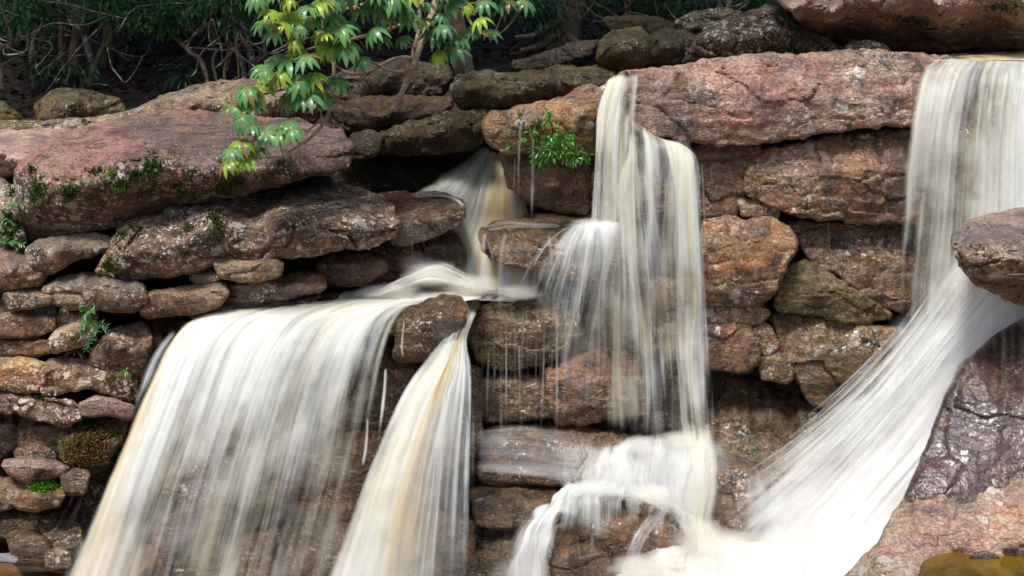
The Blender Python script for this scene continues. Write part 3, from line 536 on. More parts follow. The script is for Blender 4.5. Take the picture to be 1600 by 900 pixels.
rock('lower wet slab beneath the long one left of the splash boulder', [(738,768,.2),(800,756,.3),(860,760,.3),(880,790,0),(860,830,0),(745,820,0)], 11., 'wall', [(810,785,0)], 'flat_rock', GU, R=.09, T=.9, bulge=.08, tint=(.85,.8,.7))
rock('dark base block left of the lower fan shaped fall', [(736,826),(860,832),(866,960),(736,960)], 10.9, 'wall', name='rock_block', group=GU, R=.1, T=.8, tint=(.7,.7,.62))
rock('rock shelf buried under the foot of the middle fall', [(970,700,.5),(1010,684,.7),(1080,686,.7),(1160,704,.6),(1196,740,.2),(1192,790,0),(1150,850,0),(1060,860,0),(985,810,0)], 10.9, 'wall', [(1070,720,.1),(1170,750,.1)], 'rock_ledge', GU, R=.14, T=1., bulge=.1, tint=(1.1,.95,.85))
rock('brown splash boulder in the spray at the bottom', [(908,836),(910,800),(930,784),(962,779),(1010,788),(1052,808),(1068,836),(1060,872),(1000,880),(930,876)], 10.12, 'wall', [(980,786,.3),(940,796,.2),(1030,806,.2),(980,812,0),(950,830,-.08),(1040,840,-.05)], group=GU, R=.12, T=.8, cap=0, tint=(1.25,1.05,.9))
rock('squared dark block standing under the brown splash boulder', [(864,834,.2),(880,822,.4),(908,824,.3),(926,842),(952,858),(966,960),(864,960)], 10., 'wall', [(905,870,-.1)], 'rock_block', GU, R=.06, T=.8, bulge=.1, tint=(.8,.72,.6))
rock('wet dark boulder dividing the wide fall from the narrow chute', [(618,560),(622,510),(640,484),(690,466),(718,468),(730,482),(722,510),(700,540),(664,560)], 10.85, 'wet', [(670,500,-.15)], group=GU, R=.16, T=.9, tint=(1.,.85,.65))
for lab, pts, Yr, ti in [
    ('dark block behind the top of the wide fall', [(240,560),(420,520),(470,640),(430,700),(250,690)], 11.35, (1.1,.95,.85)),
    ('dark block behind the right half of the wide fall', [(425,520),(640,520),(650,650),(500,690),(440,650)], 11.4, (1.,.95,.8)),
    ('brown tilted rock showing between the white strands low in the wide fall', [(240,830),(290,790),(330,770),(360,800),(330,860),(250,890)], 11.0, (1.6,1.3,1.15)),
    ('wet purple rock behind the lower strands of the wide fall', [(260,700),(430,700),(440,790),(340,780),(260,800)], 11.25, (1.2,1.,1.)),
    ('wet rock behind the gap between wide fall and narrow chute', [(430,690),(620,660),(640,790),(470,820),(440,780)], 11.2, (1.4,1.2,1.)),
    ('low rock behind the foot of the narrow chute', [(470,820),(640,790),(740,820),(740,960),(470,960)], 11.0, (1.3,1.15,1.)),
    ('dark block behind the right side of the narrow chute', [(620,580),(700,560),(748,580),(750,700),(640,780),(625,700)], 11.25, (1.1,1.,.85)),
    ('low brown rock behind the foot of the wide fall', [(240,890),(340,850),(470,820),(470,960),(240,960)], 11.0, (1.5,1.25,1.1)),
    ('wet block behind the right fall near the top', [(1440,110),(1720,105),(1720,330),(1440,340)], 12.15, (1.4,1.3,1.3)),
    ('wet block behind the right fall near its foot', [(1420,350),(1720,340),(1720,640),(1430,640)], 12.2, (1.2,1.2,1.1))]:
    rock(lab, pts, Yr, 'wet', name='rock_block', group=GU, R=.12, T=.7, bulge=.15, tint=ti)
#--- right bank
rock('overhanging lichened rock jutting in from the right edge over the white torrent', [(1488,372,.1),(1508,350,.3),(1560,336,.7),(1600,328,.9),(1700,322,1.),(1700,520,.2),(1600,478,.15),(1560,460,.15),(1520,440,.1),(1498,414,0)], 9.4, 'capr', [(1530,378,-.05),(1580,372,0),(1560,410,-.1),(1620,400,-.1)], group=GR, R=.12, T=1.4, bulge=.06, key='fr1')
rock('large purple wet rock rising out of the lower right corner beside the torrent', [(1380,830,.45),(1404,806,.45),(1422,762,.5),(1452,692,.75),(1474,632,1.),(1500,572,1.25),(1560,522,1.5),(1600,500,1.6),(1750,440,1.8),(1750,860,.3),(1560,830,.35)], 8.45, 'purp',
     [(1500,600,1.05),(1600,545,1.35),(1600,566,1.12),(1540,572,1.15),(1560,640,.8),(1460,720,.62),(1600,700,.65),(1480,760,.42),(1600,770,.42)], group=GR, R=.16, T=1.2, bulge=.02, s=3., key='fr2', noise=.38, jag=.35)
rock('pale peach slab with the olive pool in the lower right corner', [(1312,908,-.1),(1340,886),(1352,868,.05),(1376,848,.1),(1400,800,.33),(1424,768,.42),(1470,752,.45),(1540,752,.42),(1620,748,.42),(1750,744,.45),(1750,980,-.7),(1290,980,-.5)], 8.4, 'peach',
     [(1500,800,.24),(1600,800,.24),(1440,840,.12),(1500,850,.01),(1600,848,.01),(1500,870,.05),(1600,868,.06),(1500,888,-.08),(1600,888,-.08),(1460,886,-.09),(1425,880,-.17),(1400,862,-.0),(1400,890,-.28),(1430,902,-.34),(1370,900,-.36),(1500,910,-.25),(1600,910,-.25)], 'flat_rock', GR, R=.08, T=1.2, bulge=.02, s=3., key='fr3', noise=.35, jag=.5)
# ------------------------------------------------------------------ falling water
def catmull(A, n):
    """resample polylines A (..., k, c) to n points along k, smooth"""
    A = np.asarray(A, float); k = len(A); t = np.linspace(0, k - 1, n); i = np.clip(t.astype(int), 0, k - 2); f = (t - i)[:, None]
    p0 = A[np.maximum(i - 1, 0)]; p1 = A[i]; p2 = A[i + 1]; p3 = A[np.minimum(i + 2, k - 1)]
    sh = (n,) + (1,) * (A.ndim - 1); f = (t - i).reshape(sh)
    return .5 * ((2 * p1) + (-p0 + p2) * f + (2 * p0 - 5 * p1 + 4 * p2 - p3) * f ** 2 + (-p0 + 3 * p1 - 3 * p2 + p3) * f ** 3)
def bilin(T, u, v):
    T = np.asarray(T, float); nr, ncl = T.shape
    x = u * (ncl - 1); y = v * (nr - 1); i = np.clip(x.astype(int), 0, ncl - 2); j = np.clip(y.astype(int), 0, nr - 2); fx = x - i; fy = y - j
    return (T[j, i] * (1 - fx) + T[j, i + 1] * fx) * (1 - fy) + (T[j + 1, i] * (1 - fx) + T[j + 1, i + 1] * fx) * fy
_ws = [0]
def sheet(name, guides, dens, mat, parent, tint=((0, 0), (0, 0)), nu=90, nv=70, rope=.016, dY=0., flip=False, ruf=0., eu=.12, ev=(.06, .05), k=1., jit=7.):
    """a veil of water between guide lines, each a list of photo points (x, y, distance); real 3-D curved sheet"""
    _ws[0] += 1
    m = max(len(g_) for g_ in guides)
    Gd = np.stack([catmull(np.asarray(g_, float), 24) for g_ in guides])             # guides x 24 x 3
    Gd = catmull(Gd, nu)                                                            # nu x 24 x 3
    Gd = np.stack([catmull(gg, nv) for gg in Gd], 1)                                 # nv x nu x 3
    u, v = np.meshgrid(np.linspace(0, 1, nu), np.linspace(0, 1, nv))
    qg = np.stack([u * 3.2 + _ws[0] * 5, v * 1.8, u * 0 + 2], -1).reshape(-1, 3); gj = jit * np.clip(v * 2.5, 0, 1)
    Gd[..., 0] += gj * (pn(qg) + .6 * pn(qg * 2.7 + 9)).reshape(nv, nu); Gd[..., 2] += .006 * gj * pn(qg + 31).reshape(nv, nu)
    W = P(Gd[..., 0], Gd[..., 1], Gd[..., 2] + dY)
    du = np.linalg.norm(np.diff(W, axis=1), axis=2).mean(0); U = np.r_[0, np.cumsum(du)]
    dv = np.linalg.norm(np.diff(W, axis=0), axis=2).mean(1); Vv = np.r_[0, np.cumsum(dv)]
    uu = np.broadcast_to(U, (nv, nu)); vv = np.broadcast_to(Vv[:, None], (nv, nu))
    q = np.stack([uu * 7 + _ws[0] * 13, vv * .5, np.zeros_like(uu)], -1).reshape(-1, 3)
    nz = (pn(q) + .5 * pn(q * np.array([2.7, 1.3, 1]) + 5)).reshape(nv, nu)
    gr = np.clip(v * 3, .15, 1)
    W[..., 1] -= rope * nz * gr
    if ruf: W[..., 2] += ruf * fbm(W.reshape(-1, 3) * 3, 3).reshape(nv, nu)
    ss = lambda x: np.clip(x, 0, 1) ** 2 * (3 - 2 * np.clip(x, 0, 1))
    wob = 1 + .6 * pn(np.stack([vv * 1.5 + _ws[0], uu * .5, uu * 0], -1).reshape(-1, 3)).reshape(nv, nu); wov = 1 + .7 * pn(np.stack([uu * 5 + _ws[0], uu * 0, uu * 0 + 3], -1).reshape(-1, 3)).reshape(nv, nu)
    dn = k * bilin(dens, u, v) * ss(u / (eu * wob)) * ss((1 - u) / (eu * wob)) * (.1 + .9 * ss(v / (ev[0] * wov))) * ss((1 - v) / (ev[1] * wov))
    return meshobj(name, W.reshape(-1, 3), gridfaces(nu, nv), mat, parent=parent, uv=np.stack([uu, vv], -1).reshape(-1, 2),
                   attrs=dict(dens=dn.ravel(), tint=bilin(tint, u, v).ravel()))
def strands(name, lines, mat, parent, tint=0., raw=False):
    """thin separate streams: each (points [(x, y, Y)...], half width px, density)"""
    if len(lines) <= 14 and not isinstance(lines, tuple):
        for l_ in lines: strands(name, (l_,), mat, parent, tint)
        return
    VV, FF, UVs, De = [], [], [], []; n0 = 0
    if mat == W_THIN and len(lines) == 1: lines = tuple((p_, h_ * .75, d_ * .8) for p_, h_, d_ in lines)
    lines = [(p_, h_ * 1.3, d_ * .62) for p_, h_, d_ in lines] if len(lines) > 14 and not raw else lines
    prof = np.array([0, .6, 1, .6, 0]); side = np.array([-1, -.5, 0, .5, 1])
    for pts, hw, de in lines:
        n = 22; c = catmull(np.asarray(pts, float), n); d = np.gradient(c[:, :2], axis=0); d /= np.hypot(*d.T)[:, None] + 1e-9
        nrm = np.c_[d[:, 1], -d[:, 0]]; t = np.linspace(0, 1, n); wd = hw * (1 + .5 * t)
        px = c[:, None, 0] + nrm[:, None, 0] * side * wd[:, None]; py = c[:, None, 1] + nrm[:, None, 1] * side * wd[:, None]
        W = P(px, py, c[:, None, 2] - .02 * (1 - side ** 2)); VV.append(W.reshape(-1, 3))
        FF.append(gridfaces(5, n) + n0); n0 += 5 * n
        u0 = rng.uniform(0, 50); L = np.r_[0, np.cumsum(np.linalg.norm(np.diff(W[:, 2], axis=0), axis=1))]
        UVs.append(np.stack([np.broadcast_to(u0 + side * hw * .006, (n, 5)), np.broadcast_to(L[:, None], (n, 5))], -1).reshape(-1, 2))
        De.append((prof * de * np.clip(np.minimum(t * 10, (1 - t) * 2.5), 0, 1)[:, None]).ravel())
    De = np.concatenate(De)
    o = meshobj(name, np.concatenate(VV), np.concatenate(FF), mat, parent=parent, uv=np.concatenate(UVs), attrs=dict(dens=De, tint=np.full(len(De), tint)))
    if len(lines) > 1: o['kind'] = 'stuff'
    return o
def fall(label, loc, group='streams of the waterfall', name='waterfall'):
    return tag(empty(name, loc), label, 'waterfall', group)
def spread(guides, n, wmin, wmax, dmin, dmax, u0=0., u1=1., v0=(0, .3), v1=(.7, 1.), dY=-.05, seed=0):
    r = np.random.default_rng(seed); Gd = np.stack([catmull(np.asarray(g_, float), 24) for g_ in guides]); out = []
    for k in range(n):
        u = r.uniform(u0, u1) * (len(guides) - 1); i = min(int(u), len(guides) - 2); f = u - i
        line = Gd[i] * (1 - f) + Gd[i + 1] * f; a = int(r.uniform(*v0) * 23); b = int(r.uniform(*v1) * 23)
        if b - a < 4: continue
        ln = line[a:b + 1].copy(); ln[:, 2] += dY * r.uniform(.2, 1.6); ln = ln[::max(1, (b - a) // 6)]
        if len(ln) > 2: out.append((ln, r.uniform(wmin, wmax), r.uniform(dmin, dmax)))
    return out

# platform of rushing water above the wide fall
rock('dark wet ledge the widest fall rolls over', [(286,512,.1),(330,494,.25),(440,474,.5),(560,458,.85),(660,452,1.),(748,450,1.),(744,484,.4),(700,500,.2),(620,520,.05),(460,530,0),(300,540,0)], 11.1, 'wet', [(400,494,.12),(500,488,.15),(600,482,.2),(440,512,0),(560,508,0)], 'rock_ledge', GU, R=.12, T=1.4, bulge=.04, cap=0, tint=(.9,.8,.7))
f0 = fall('churning foam mound and rushing brown water on the ledge above the wide fall', P(560, 480, 11.2), name='foam_cascade')
PL = [[(340,486,11.3),(400,472,11.55),(470,462,11.75),(560,450,12.),(660,442,12.2),(760,440,12.25),(860,452,12.1)],
      [(345,490,11.2),(420,478,11.35),(500,470,11.5),(590,461,11.7),(680,454,11.85),(770,452,11.9),(860,460,11.9)],
      [(360,494,11.1),(450,486,11.15),(530,478,11.25),(610,470,11.4),(690,463,11.55),(770,460,11.65),(860,467,11.7)],
      [(400,500,11.),(470,494,11.),(545,488,11.02),(610,482,11.1),(690,473,11.25),(750,470,11.4),(850,474,11.6)]]
sheet('water_sheet', PL, [[.3,.5,.7,.85,.9,.9,.6],[.5,.6,.75,.95,.95,.95,.8],[.5,.45,.6,.75,.9,.95,.8],[.2,.3,.35,.4,.5,.8,.6]], W_FOAM, f0, [[0,.1,.3,.35,.3,.3,.2],[0,.1,.2,.3,.3,.25,.2],[0,0,.1,.15,.2,.2,.1],[0]*7], rope=.02, ruf=.02, ev=(.2,.3))
MO = [[(770,448,11.8),(728,420,11.85),(688,404,11.9),(645,420,11.85),(600,446,11.75),(560,466,11.6)],
      [(766,452,11.7),(724,432,11.7),(680,416,11.7),(636,432,11.65),(590,454,11.55),(545,470,11.45)],
      [(762,456,11.6),(722,444,11.55),(676,434,11.5),(630,446,11.45),(584,462,11.4),(535,474,11.3)],
      [(760,460,11.5),(722,454,11.4),(676,450,11.35),(628,458,11.3),(580,468,11.25),(530,478,11.15)]]
sheet('foam', MO, [[.2,.3,.35,.3],[.45,.6,.7,.5],[.5,.75,.9,.7],[.45,.7,.9,.7],[.35,.55,.75,.6],[.2,.3,.4,.3]], W_FALL, f0, [[.3,.3,.2,.1],[.25,.3,.2,0],[.1,.15,.1,0]], eu=.3, ev=(.2,.3), jit=9, rope=.04)
mist(f0, 672, 428, 11.75, (.34, .2, .17), FROTH); mist(f0, 610, 456, 11.6, (.4, .2, .1), FROTH); mist(f0, 740, 446, 11.7, (.36, .2, .13), FROTH); mist(f0, 650, 412, 11.8, (.22, .16, .14), MIST); mist(f0, 810, 456, 11.7, (.3, .18, .1), FROTH)

# wide fall
A = [[(330,488,11.35),(300,497,11.1),(272,520,10.92),(240,575,10.7),(172,740,10.4),(98,910,10.25),(80,960,10.2)],
     [(380,480,11.45),(340,490,11.1),(306,516,10.9),(272,580,10.65),(216,730,10.35),(155,910,10.2),(140,960,10.15)],
     [(450,474,11.5),(398,487,11.12),(352,512,10.9),(314,580,10.65),(262,730,10.35),(212,910,10.2),(200,960,10.15)],
     [(530,468,11.55),(470,483,11.12),(418,508,10.9),(374,580,10.63),(325,730,10.35),(278,910,10.2),(268,960,10.15)],
     [(590,466,11.5),(540,480,11.12),(484,508,10.9),(440,585,10.62),(396,730,10.35),(348,910,10.2),(338,960,10.15)],
     [(630,466,11.45),(590,478,11.12),(545,508,10.9),(508,585,10.62),(470,730,10.35),(425,910,10.2),(415,960,10.15)],
     [(660,466,11.4),(625,476,11.1),(592,504,10.9),(566,580,10.62),(540,720,10.4),(490,910,10.25),(482,960,10.2)],
     [(690,464,11.4),(658,470,11.12),(630,498,10.92),(606,572,10.66),(580,700,10.45),(540,910,10.3),(530,960,10.25)]]
f1 = fall('widest fall, cream white veil pouring over the ledge at lower left', P(350, 900, 10.5))
sheet('veil', A, [[.3,.5,.6,.55,.5,.5,.5,.4],[.6,.8,.5,.62,.45,.6,.55,.4],[.75,1,.95,.9,.95,.85,.7,.4],[.85,1,1,.95,.9,.8,.6,.2],[.85,1,.85,.85,.8,.62,.42,.12],[.9,1,.55,.5,.5,.4,.28,.1],[.9,1,.42,.3,.38,.28,.2,.1],[.9,1,.42,.3,.4,.3,.24,.12],[.9,1,.45,.34,.42,.3,.24,.12]], W_FALL, f1,
      [[.1,.1,.1,.2,.1,.2,.1,0],[.4,.2,0,.1,0,.1,0,0],[.5,.35,.05,.2,.05,.2,.05,0],[.8,.4,.1,.2,0,.2,.05,0],[.85,.3,.05,.05,.15,.05,0,0],[.35,.5,.2,.1,.05,0,0,0],[.2,.6,.25,0,.1,0,0,0],[.15,.6,.25,0,.05,0,0,0]], nu=150, nv=90, eu=.06)
sheet('veil', A, [[.1,.2,.2,.2,.2,.2,.2,.1],[.2,.3,.2,.25,.15,.2,.2,.1],[.3,.6,.55,.5,.5,.4,.3,.2],[.4,.75,.65,.6,.5,.45,.3,.1],[.4,.7,.45,.5,.4,.3,.2,.08],[.4,.7,.22,.2,.2,.15,.1,.05],[.4,.65,.16,.1,.14,.1,.08,.05],[.4,.65,.16,.1,.14,.1,.08,.05]], W_WHITE, f1, nu=150, dY=-.09, rope=.03, eu=.08)
strands_l = spread(A, 22, 1.5, 5, .3, .65, .2, .97, (0, .6), (.6, 1.), seed=1)
strands('strand', strands_l, W_FALL, f1)
B0 = [[(270,520,11.),(240,560,10.9),(215,620,10.75),(190,690,10.6)], [(292,500,11.),(258,545,10.85),(228,610,10.65),(200,680,10.5)]]
strands('spray', spread(B0, 14, 1.5, 5, .3, .6, seed=2) + [([(130,770,10.4),(105,830,10.35),(90,870,10.3)],6,.35),([(118,770,10.4),(88,825,10.35),(75,850,10.3)],4,.35)], W_THIN, f1)

# chute right of the wide fall
Bc = [[(728,478,11.1),(706,512,10.95),(672,552,10.8),(628,612,10.55),(572,740,10.3),(505,910,10.15),(490,960,10.1)],
      [(733,480,11.1),(712,516,10.93),(690,556,10.75),(655,615,10.5),(605,740,10.25),(560,910,10.1),(550,960,10.05)],
      [(738,482,11.1),(718,520,10.92),(704,560,10.72),(680,620,10.5),(645,740,10.25),(614,910,10.1),(606,960,10.05)],
      [(742,484,11.1),(723,522,10.93),(718,560,10.75),(708,620,10.55),(690,740,10.35),(676,910,10.2),(672,960,10.15)],
      [(747,486,11.1),(730,528,10.95),(736,565,10.8),(741,625,10.65),(742,740,10.5),(743,910,10.4),(743,960,10.35)]]
f2 = fall('narrow chute of cream and amber water fanning out right of the widest fall', P(620, 900, 10.4))
sheet('veil', Bc, [[.6,.9,.9,.9,.5],[.8,.95,1,.95,.7],[.8,1,1,.75,.5],[.75,1,.92,.5,.3],[.75,1,.75,.34,.22],[.7,.95,.62,.28,.2]], W_FALL, f2, [[0,.1,.2,.3,.5],[0,.1,.5,.9,.4],[0,.1,.8,.2,0],[0,.1,.7,.1,0],[0,.05,.6,0,0],[0,0,.55,0,0]], nu=110)
sheet('veil', Bc, [[.3,.5,.5,.5,.3],[.3,.6,.6,.5,.3],[.3,.6,.4,.3,.2],[.35,.6,.35,.24,.15],[.4,.65,.35,.2,.12]], W_WHITE, f2, nu=110, dY=-.08, rope=.05)
strands('strand', spread(Bc, 18, 1.5, 5, .5, .9, .55, 1., (.25, .55), (.7, 1.), seed=3), W_WHITE, f2)
strands('strand', [([(603,575,10.6),(600,620,10.6),(590,700,10.5)],3,.9),([(575,650,10.5),(572,700,10.5),(566,730,10.5)],3,.8),([(632,500,10.7),(628,540,10.7),(630,560,10.7)],2,.6)], W_WHITE, f2)

# upper cascade in the recess
Cc = [[(752,228,13.8),(720,250,13.5),(690,268,13.2),(662,288,12.9),(640,303,12.7)],
      [(762,230,13.8),(738,262,13.4),(715,290,13.),(700,305,12.8),(690,314,12.6)],
      [(768,232,13.8),(752,275,13.3),(738,320,12.9),(726,370,12.5),(722,440,12.)],
      [(774,236,13.8),(768,285,13.2),(756,340,12.7),(744,390,12.3),(736,450,11.9)],
      [(782,240,13.8),(786,290,13.2),(784,340,12.7),(772,400,12.2),(770,455,11.9)],
      [(794,246,13.8),(822,300,13.2),(836,350,12.7),(842,400,12.2),(850,466,11.85)]]
f3 = fall('upper cascade sliding amber and white out of the dark recess', P(740, 450, 12.4))
sheet('veil', Cc, [[.4,.8,.9,1.1,1.1,1.],[.5,.85,.8,1.2,1.3,1.2],[.5,.85,.6,1.2,1.3,1.3],[.5,.85,.6,1.2,1.3,1.3],[.4,.6,.7,1.2,1.3,1.3]], W_FALL, f3, [[0,0,.1,.3,.3,.2],[0,0,.15,.6,.65,.35],[0,0,.1,.6,.75,.35],[0,0,.05,.55,.65,.3],[0,0,.05,.3,.4,.2]], nu=90)
sheet('veil', Cc[:4], [[.1,.4,.5,.3],[.2,.55,.6,.4],[.2,.55,.5,.35],[.2,.5,.4,.3],[.1,.3,.3,.4]], W_WHITE, f3, nu=90, dY=-.1, rope=.06)
sheet('spray', [[(640,305,12.3),(665,296,12.4),(700,304,12.3),(722,318,11.9)],[(650,309,12.),(680,310,12.),(705,312,11.9),(722,324,11.6)]], [[.1,.5,.6,.1],[.1,.3,.5,.1]], W_THIN, f3, rope=.01)
strands('strand', [([(636,344,11.5),(637,365,11.5),(640,415,11.5)],2,.7),([(643,350,11.5),(644,375,11.5),(645,410,11.5)],1.5,.6),([(648,355,11.5),(649,380,11.5)  ,(650,405,11.5)],1.5,.5),([(662,366,11.6),(662,380,11.6),(663,395,11.6)],2,.6),([(676,362,11.7),(677,375,11.7),(678,392,11.7)],1.5,.4)], W_THIN, f3)

# middle fall
D1 = [[(950,122,11.75),(938,160,11.6),(930,230,11.5),(922,350,11.45),(905,480,11.4),(880,680,11.4)],
      [(962,117,11.75),(950,160,11.58),(942,230,11.48),(935,350,11.42),(925,480,11.4),(910,680,11.4)],
      [(978,113,11.75),(966,160,11.56),(958,230,11.46),(955,350,11.4),(950,480,11.36),(945,680,11.36)],
      [(990,112,11.75),(982,160,11.56),(976,230,11.46),(978,350,11.4),(980,480,11.36),(980,680,11.36)],
      [(1001,112,11.75),(996,160,11.58),(994,200,11.5),(1000,350,11.42),(1005,480,11.38),(1008,680,11.38)]]
f4 = fall('middle fall, tall white veil dropping past the rose slab to the splash boulder', P(1010, 680, 11.5))
sheet('veil', D1, [[.6,.85,.75,.8,.5],[.75,.6,.7,.5,.5],[.7,.6,.75,.6,.55],[.55,.5,.55,.6,.6],[.26,.36,.42,.5,.6],[.16,.28,.34,.4,.5],[.1,.2,.26,.3,.4]], W_CURT, f4, [[.1,.1,.1,.1,0],[0,.1,0,0,0],[0,0,0,0,0]], nu=90)
D2 = [[(972,205,11.7),(962,232,11.45),(950,300,11.35),(945,420,11.3),(955,560,11.25),(985,718,11.05)],
      [(982,186,11.75),(985,222,11.42),(984,300,11.3),(988,420,11.25),(1000,560,11.2),(1012,726,10.9)],
      [(998,190,11.75),(1012,226,11.4),(1016,300,11.25),(1020,420,11.2),(1028,560,11.18),(1040,735,10.8)],
      [(1020,216,11.72),(1045,225,11.4),(1052,300,11.22),(1058,420,11.18),(1066,560,11.15),(1074,745,10.75)],
      [(1040,222,11.72),(1072,232,11.42),(1080,300,11.25),(1088,420,11.2),(1096,560,11.18),(1104,745,10.8)],
      [(1055,226,11.72),(1086,246,11.5),(1094,310,11.35),(1102,420,11.28),(1110,560,11.24),(1118,745,10.9)]]
for (i0, i1, de, dk) in ((0, 4, [[.3,.6,.4,.2],[.55,.85,.75,.45],[.45,.8,.7,.5],[.4,.72,.6,.42],[.28,.5,.4,.32],[.2,.4,.28,.25],[.18,.36,.28,.25]], [[.15,.3,.15],[.25,.45,.3],[.15,.3,.2],[.1,.22,.15],[.08,.18,.1],[.06,.14,.08]]),
                         (2, 6, [[.1,.25,.3,.2],[.5,.95,1,.7],[.45,.9,1,.5],[.34,.66,.9,.3],[.26,.5,.8,.24],[.2,.38,.7,.18],[.22,.4,.7,.2]], [[.05,.1,.15,.05],[.25,.4,.5,.2],[.2,.3,.4,.12],[.12,.2,.3,.1],[.08,.12,.25,.06],[.06,.1,.22,.06]])):
    sheet('veil', D2[i0:i1], de, W_CURT, f4, [[.1,.3,.4],[0,.2,.4],[0,.1,.15],[0,0,.1]], nu=90, ev=(.2,.1), eu=.34, jit=14, k=.9)
    sheet('veil', D2[i0:i1], dk, W_WHITE, f4, nu=90, dY=-.1, rope=.05, ev=(.12,.12), eu=.3, jit=14)
mist(f4, 1062, 230, 11.4, (.15, .12, .1), MIST); mist(f4, 1030, 228, 11.4, (.13, .1, .05), MIST)
strands('strand', spread(D2, 24, 1.5, 6, .45, .9, 0, 1, (.1, .6), (.6, 1.), seed=5) + spread(D1, 18, 1.2, 4, .35, .8, 0, 1, (0, .6), (.5, 1.), seed=6), W_WHITE, f4)
# fan where the left strands strike the ledge
E = [[(900,350,11.5),(870,365,11.3),(840,395,11.2),(815,440,11.15),(800,480,11.1)],
     [(915,347,11.5),(895,358,11.25),(872,400,11.1),(850,460,11.05),(835,520,11.05)],
     [(935,346,11.45),(925,356,11.2),(912,410,11.05),(898,500,11.),(880,600,11.)],
     [(955,346,11.45),(952,356,11.2),(948,420,11.05),(940,520,11.),(930,640,11.)],
     [(980,348,11.45),(982,358,11.2),(984,420,11.05),(986,520,11.),(985,660,11.)]]
mist(f4, 925, 350, 11.4, (.28, .14, .07), FROTH)
sheet('spray', E, [[.4,.6,.8,.8,.6],[.4,.65,.8,.75,.6],[.3,.46,.56,.55,.5],[.16,.32,.4,.42,.42],[.05,.2,.28,.32,.34],[0,.1,.18,.22,.26]], W_WHITE, f4, nu=110, eu=.25, jit=14)
strands('spray', spread(E, 34, 1., 3.5, .3, .7, 0, 1, (0, .4), (.5, 1.), seed=7), W_SPRAY, f4)
# thin trickles
f5 = fall('thin trickles hanging in front of the green stained block', P(790, 580, 11.4), name='trickle')
strands('strand', [([(792,366,11.4),(786,380,11.35),(782,430,11.35),(780,580,11.35)],3.5,.85),([(760,366,11.4),(756,380,11.4),(754,430,11.4),(752,470,11.4)],3.5,.8),([(762,375,11.38),(768,395,11.38),(772,420,11.38)],2,.5),
     ([(843,366,11.35),(838,400,11.3),(832,480,11.3)],2.5,.5),([(858,366,11.35),(862,400,11.3),(866,440,11.3)],4,.8),([(868,366,11.35),(872,400,11.3),(874,470,11.3)],2.5,.6),
     ([(782,560,11.35),(783,660,11.3),(784,700,11.3)],2.5,.5),([(745,480,11.4),(746,560,11.4),(748,680,11.3)],2,.4),([(815,640,11.2),(816,700,11.1),(818,750,11.)],2,.35)] +
    [([(x,480+rng.uniform(-10,60),11.4),(x+rng.uniform(-4,2),600,11.3),(x+rng.uniform(-8,3),690,11.2)],rng.uniform(1.,2.6),rng.uniform(.2,.5)) for x in np.linspace(752,890,22)], W_THIN, f5)
f5b = fall('two thin trickles running over the rust boulder beside the green shrub', P(820, 350, 11.9), name='trickle')
strands('strand', [([(826,168,11.75),(818,185,11.7),(812,215,11.7),(810,300,11.7),(808,355,11.6)],4,.8),([(836,196,11.7),(833,225,11.7),(832,290,11.7),(830,355,11.6)],4,.75),([(845,225,11.7),(843,260,11.7),(842,320,11.7)],2,.5),([(805,240,11.7),(803,290,11.7),(800,350,11.6)],2,.4)], W_THIN, f5b)
sheet('foam', [[(752,352,11.9),(790,344,12.),(830,348,11.9),(870,348,11.8)],[(765,362,11.6),(800,358,11.6),(840,358,11.6),(880,356,11.6)]], [[0,.5,.5,.1],[0,.6,.4,0]], W_THIN, f5b, rope=.01)
f5c = fall('pair of thin trickles just right of the middle fall', P(1100, 470, 11.6), name='trickle')
strands('strand', [([(1096,248,11.7),(1099,300,11.65),(1101,360,11.6),(1104,470,11.55)],3.5,.75),([(1108,240,11.75),(1112,280,11.7),(1116,340,11.65)],2.5,.5),([(1104,345,11.6),(1115,342,11.55),(1125,341,11.6)],3,.6),([(1277,340,11.7),(1278,370,11.7),(1278,560,11.7)],1.2,.3),([(1294,342,11.7),(1296,380,11.7),(1297,420,11.7)],1.2,.3)], W_THIN, f5c)

# lower cascade over the buried shelf
f6 = fall('lower cascade spreading white over the brown splash boulder', P(980, 860, 10.4))
G1 = [[(925,700,11.0),(912,725,10.85),(900,745,10.75),(893,768,10.6)],[(970,686,11.05),(962,712,10.85),(955,740,10.7),(948,775,10.5)],[(1018,678,11.05),(1016,705,10.75),(1012,745,10.55),(1008,790,10.4)],
      [(1068,680,11.05),(1070,708,10.7),(1069,760,10.5),(1066,840,10.4)],[(1108,688,11.0),(1116,715,10.7),(1118,760,10.55),(1112,850,10.45)],[(1140,698,10.95),(1160,735,10.75),(1166,770,10.65),(1160,840,10.55)]]
sheet('veil', [[(1110,696,10.9),(1120,730,10.75),(1122,780,10.6),(1110,845,10.5)],[(1150,704,10.9),(1168,735,10.7),(1170,780,10.6),(1160,845,10.5)],[(1175,716,10.9),(1198,745,10.7),(1204,790,10.6),(1196,845,10.5)]], [[.3,.3,.3],[.5,.4,.5],[.45,.32,.45],[.4,.3,.3]], W_THIN, f6, eu=.3, ev=(.2,.2), jit=10)
sheet('veil', G1, [[.6,.95,1,1,.9,.5],[.5,.7,.72,.7,.5,.25],[.45,.6,.55,.7,.36,.18],[.5,.6,.55,.8,.32,.16],[.8,.8,.7,.9,.4,.2]], W_WHITE, f6, nu=110, ev=(.3,.2), eu=.35, jit=14, k=1.)
sheet('foam', G1, [[.3,.6,.7,.7,.5,.2],[.3,.4,.4,.5,.3,.2],[.2,.35,.35,.5,.25,.2],[.3,.5,.5,.6,.3,.2]], W_THIN, f6, nu=110, dY=-.12, rope=.05, ev=(.3,.2), eu=.35, jit=14)
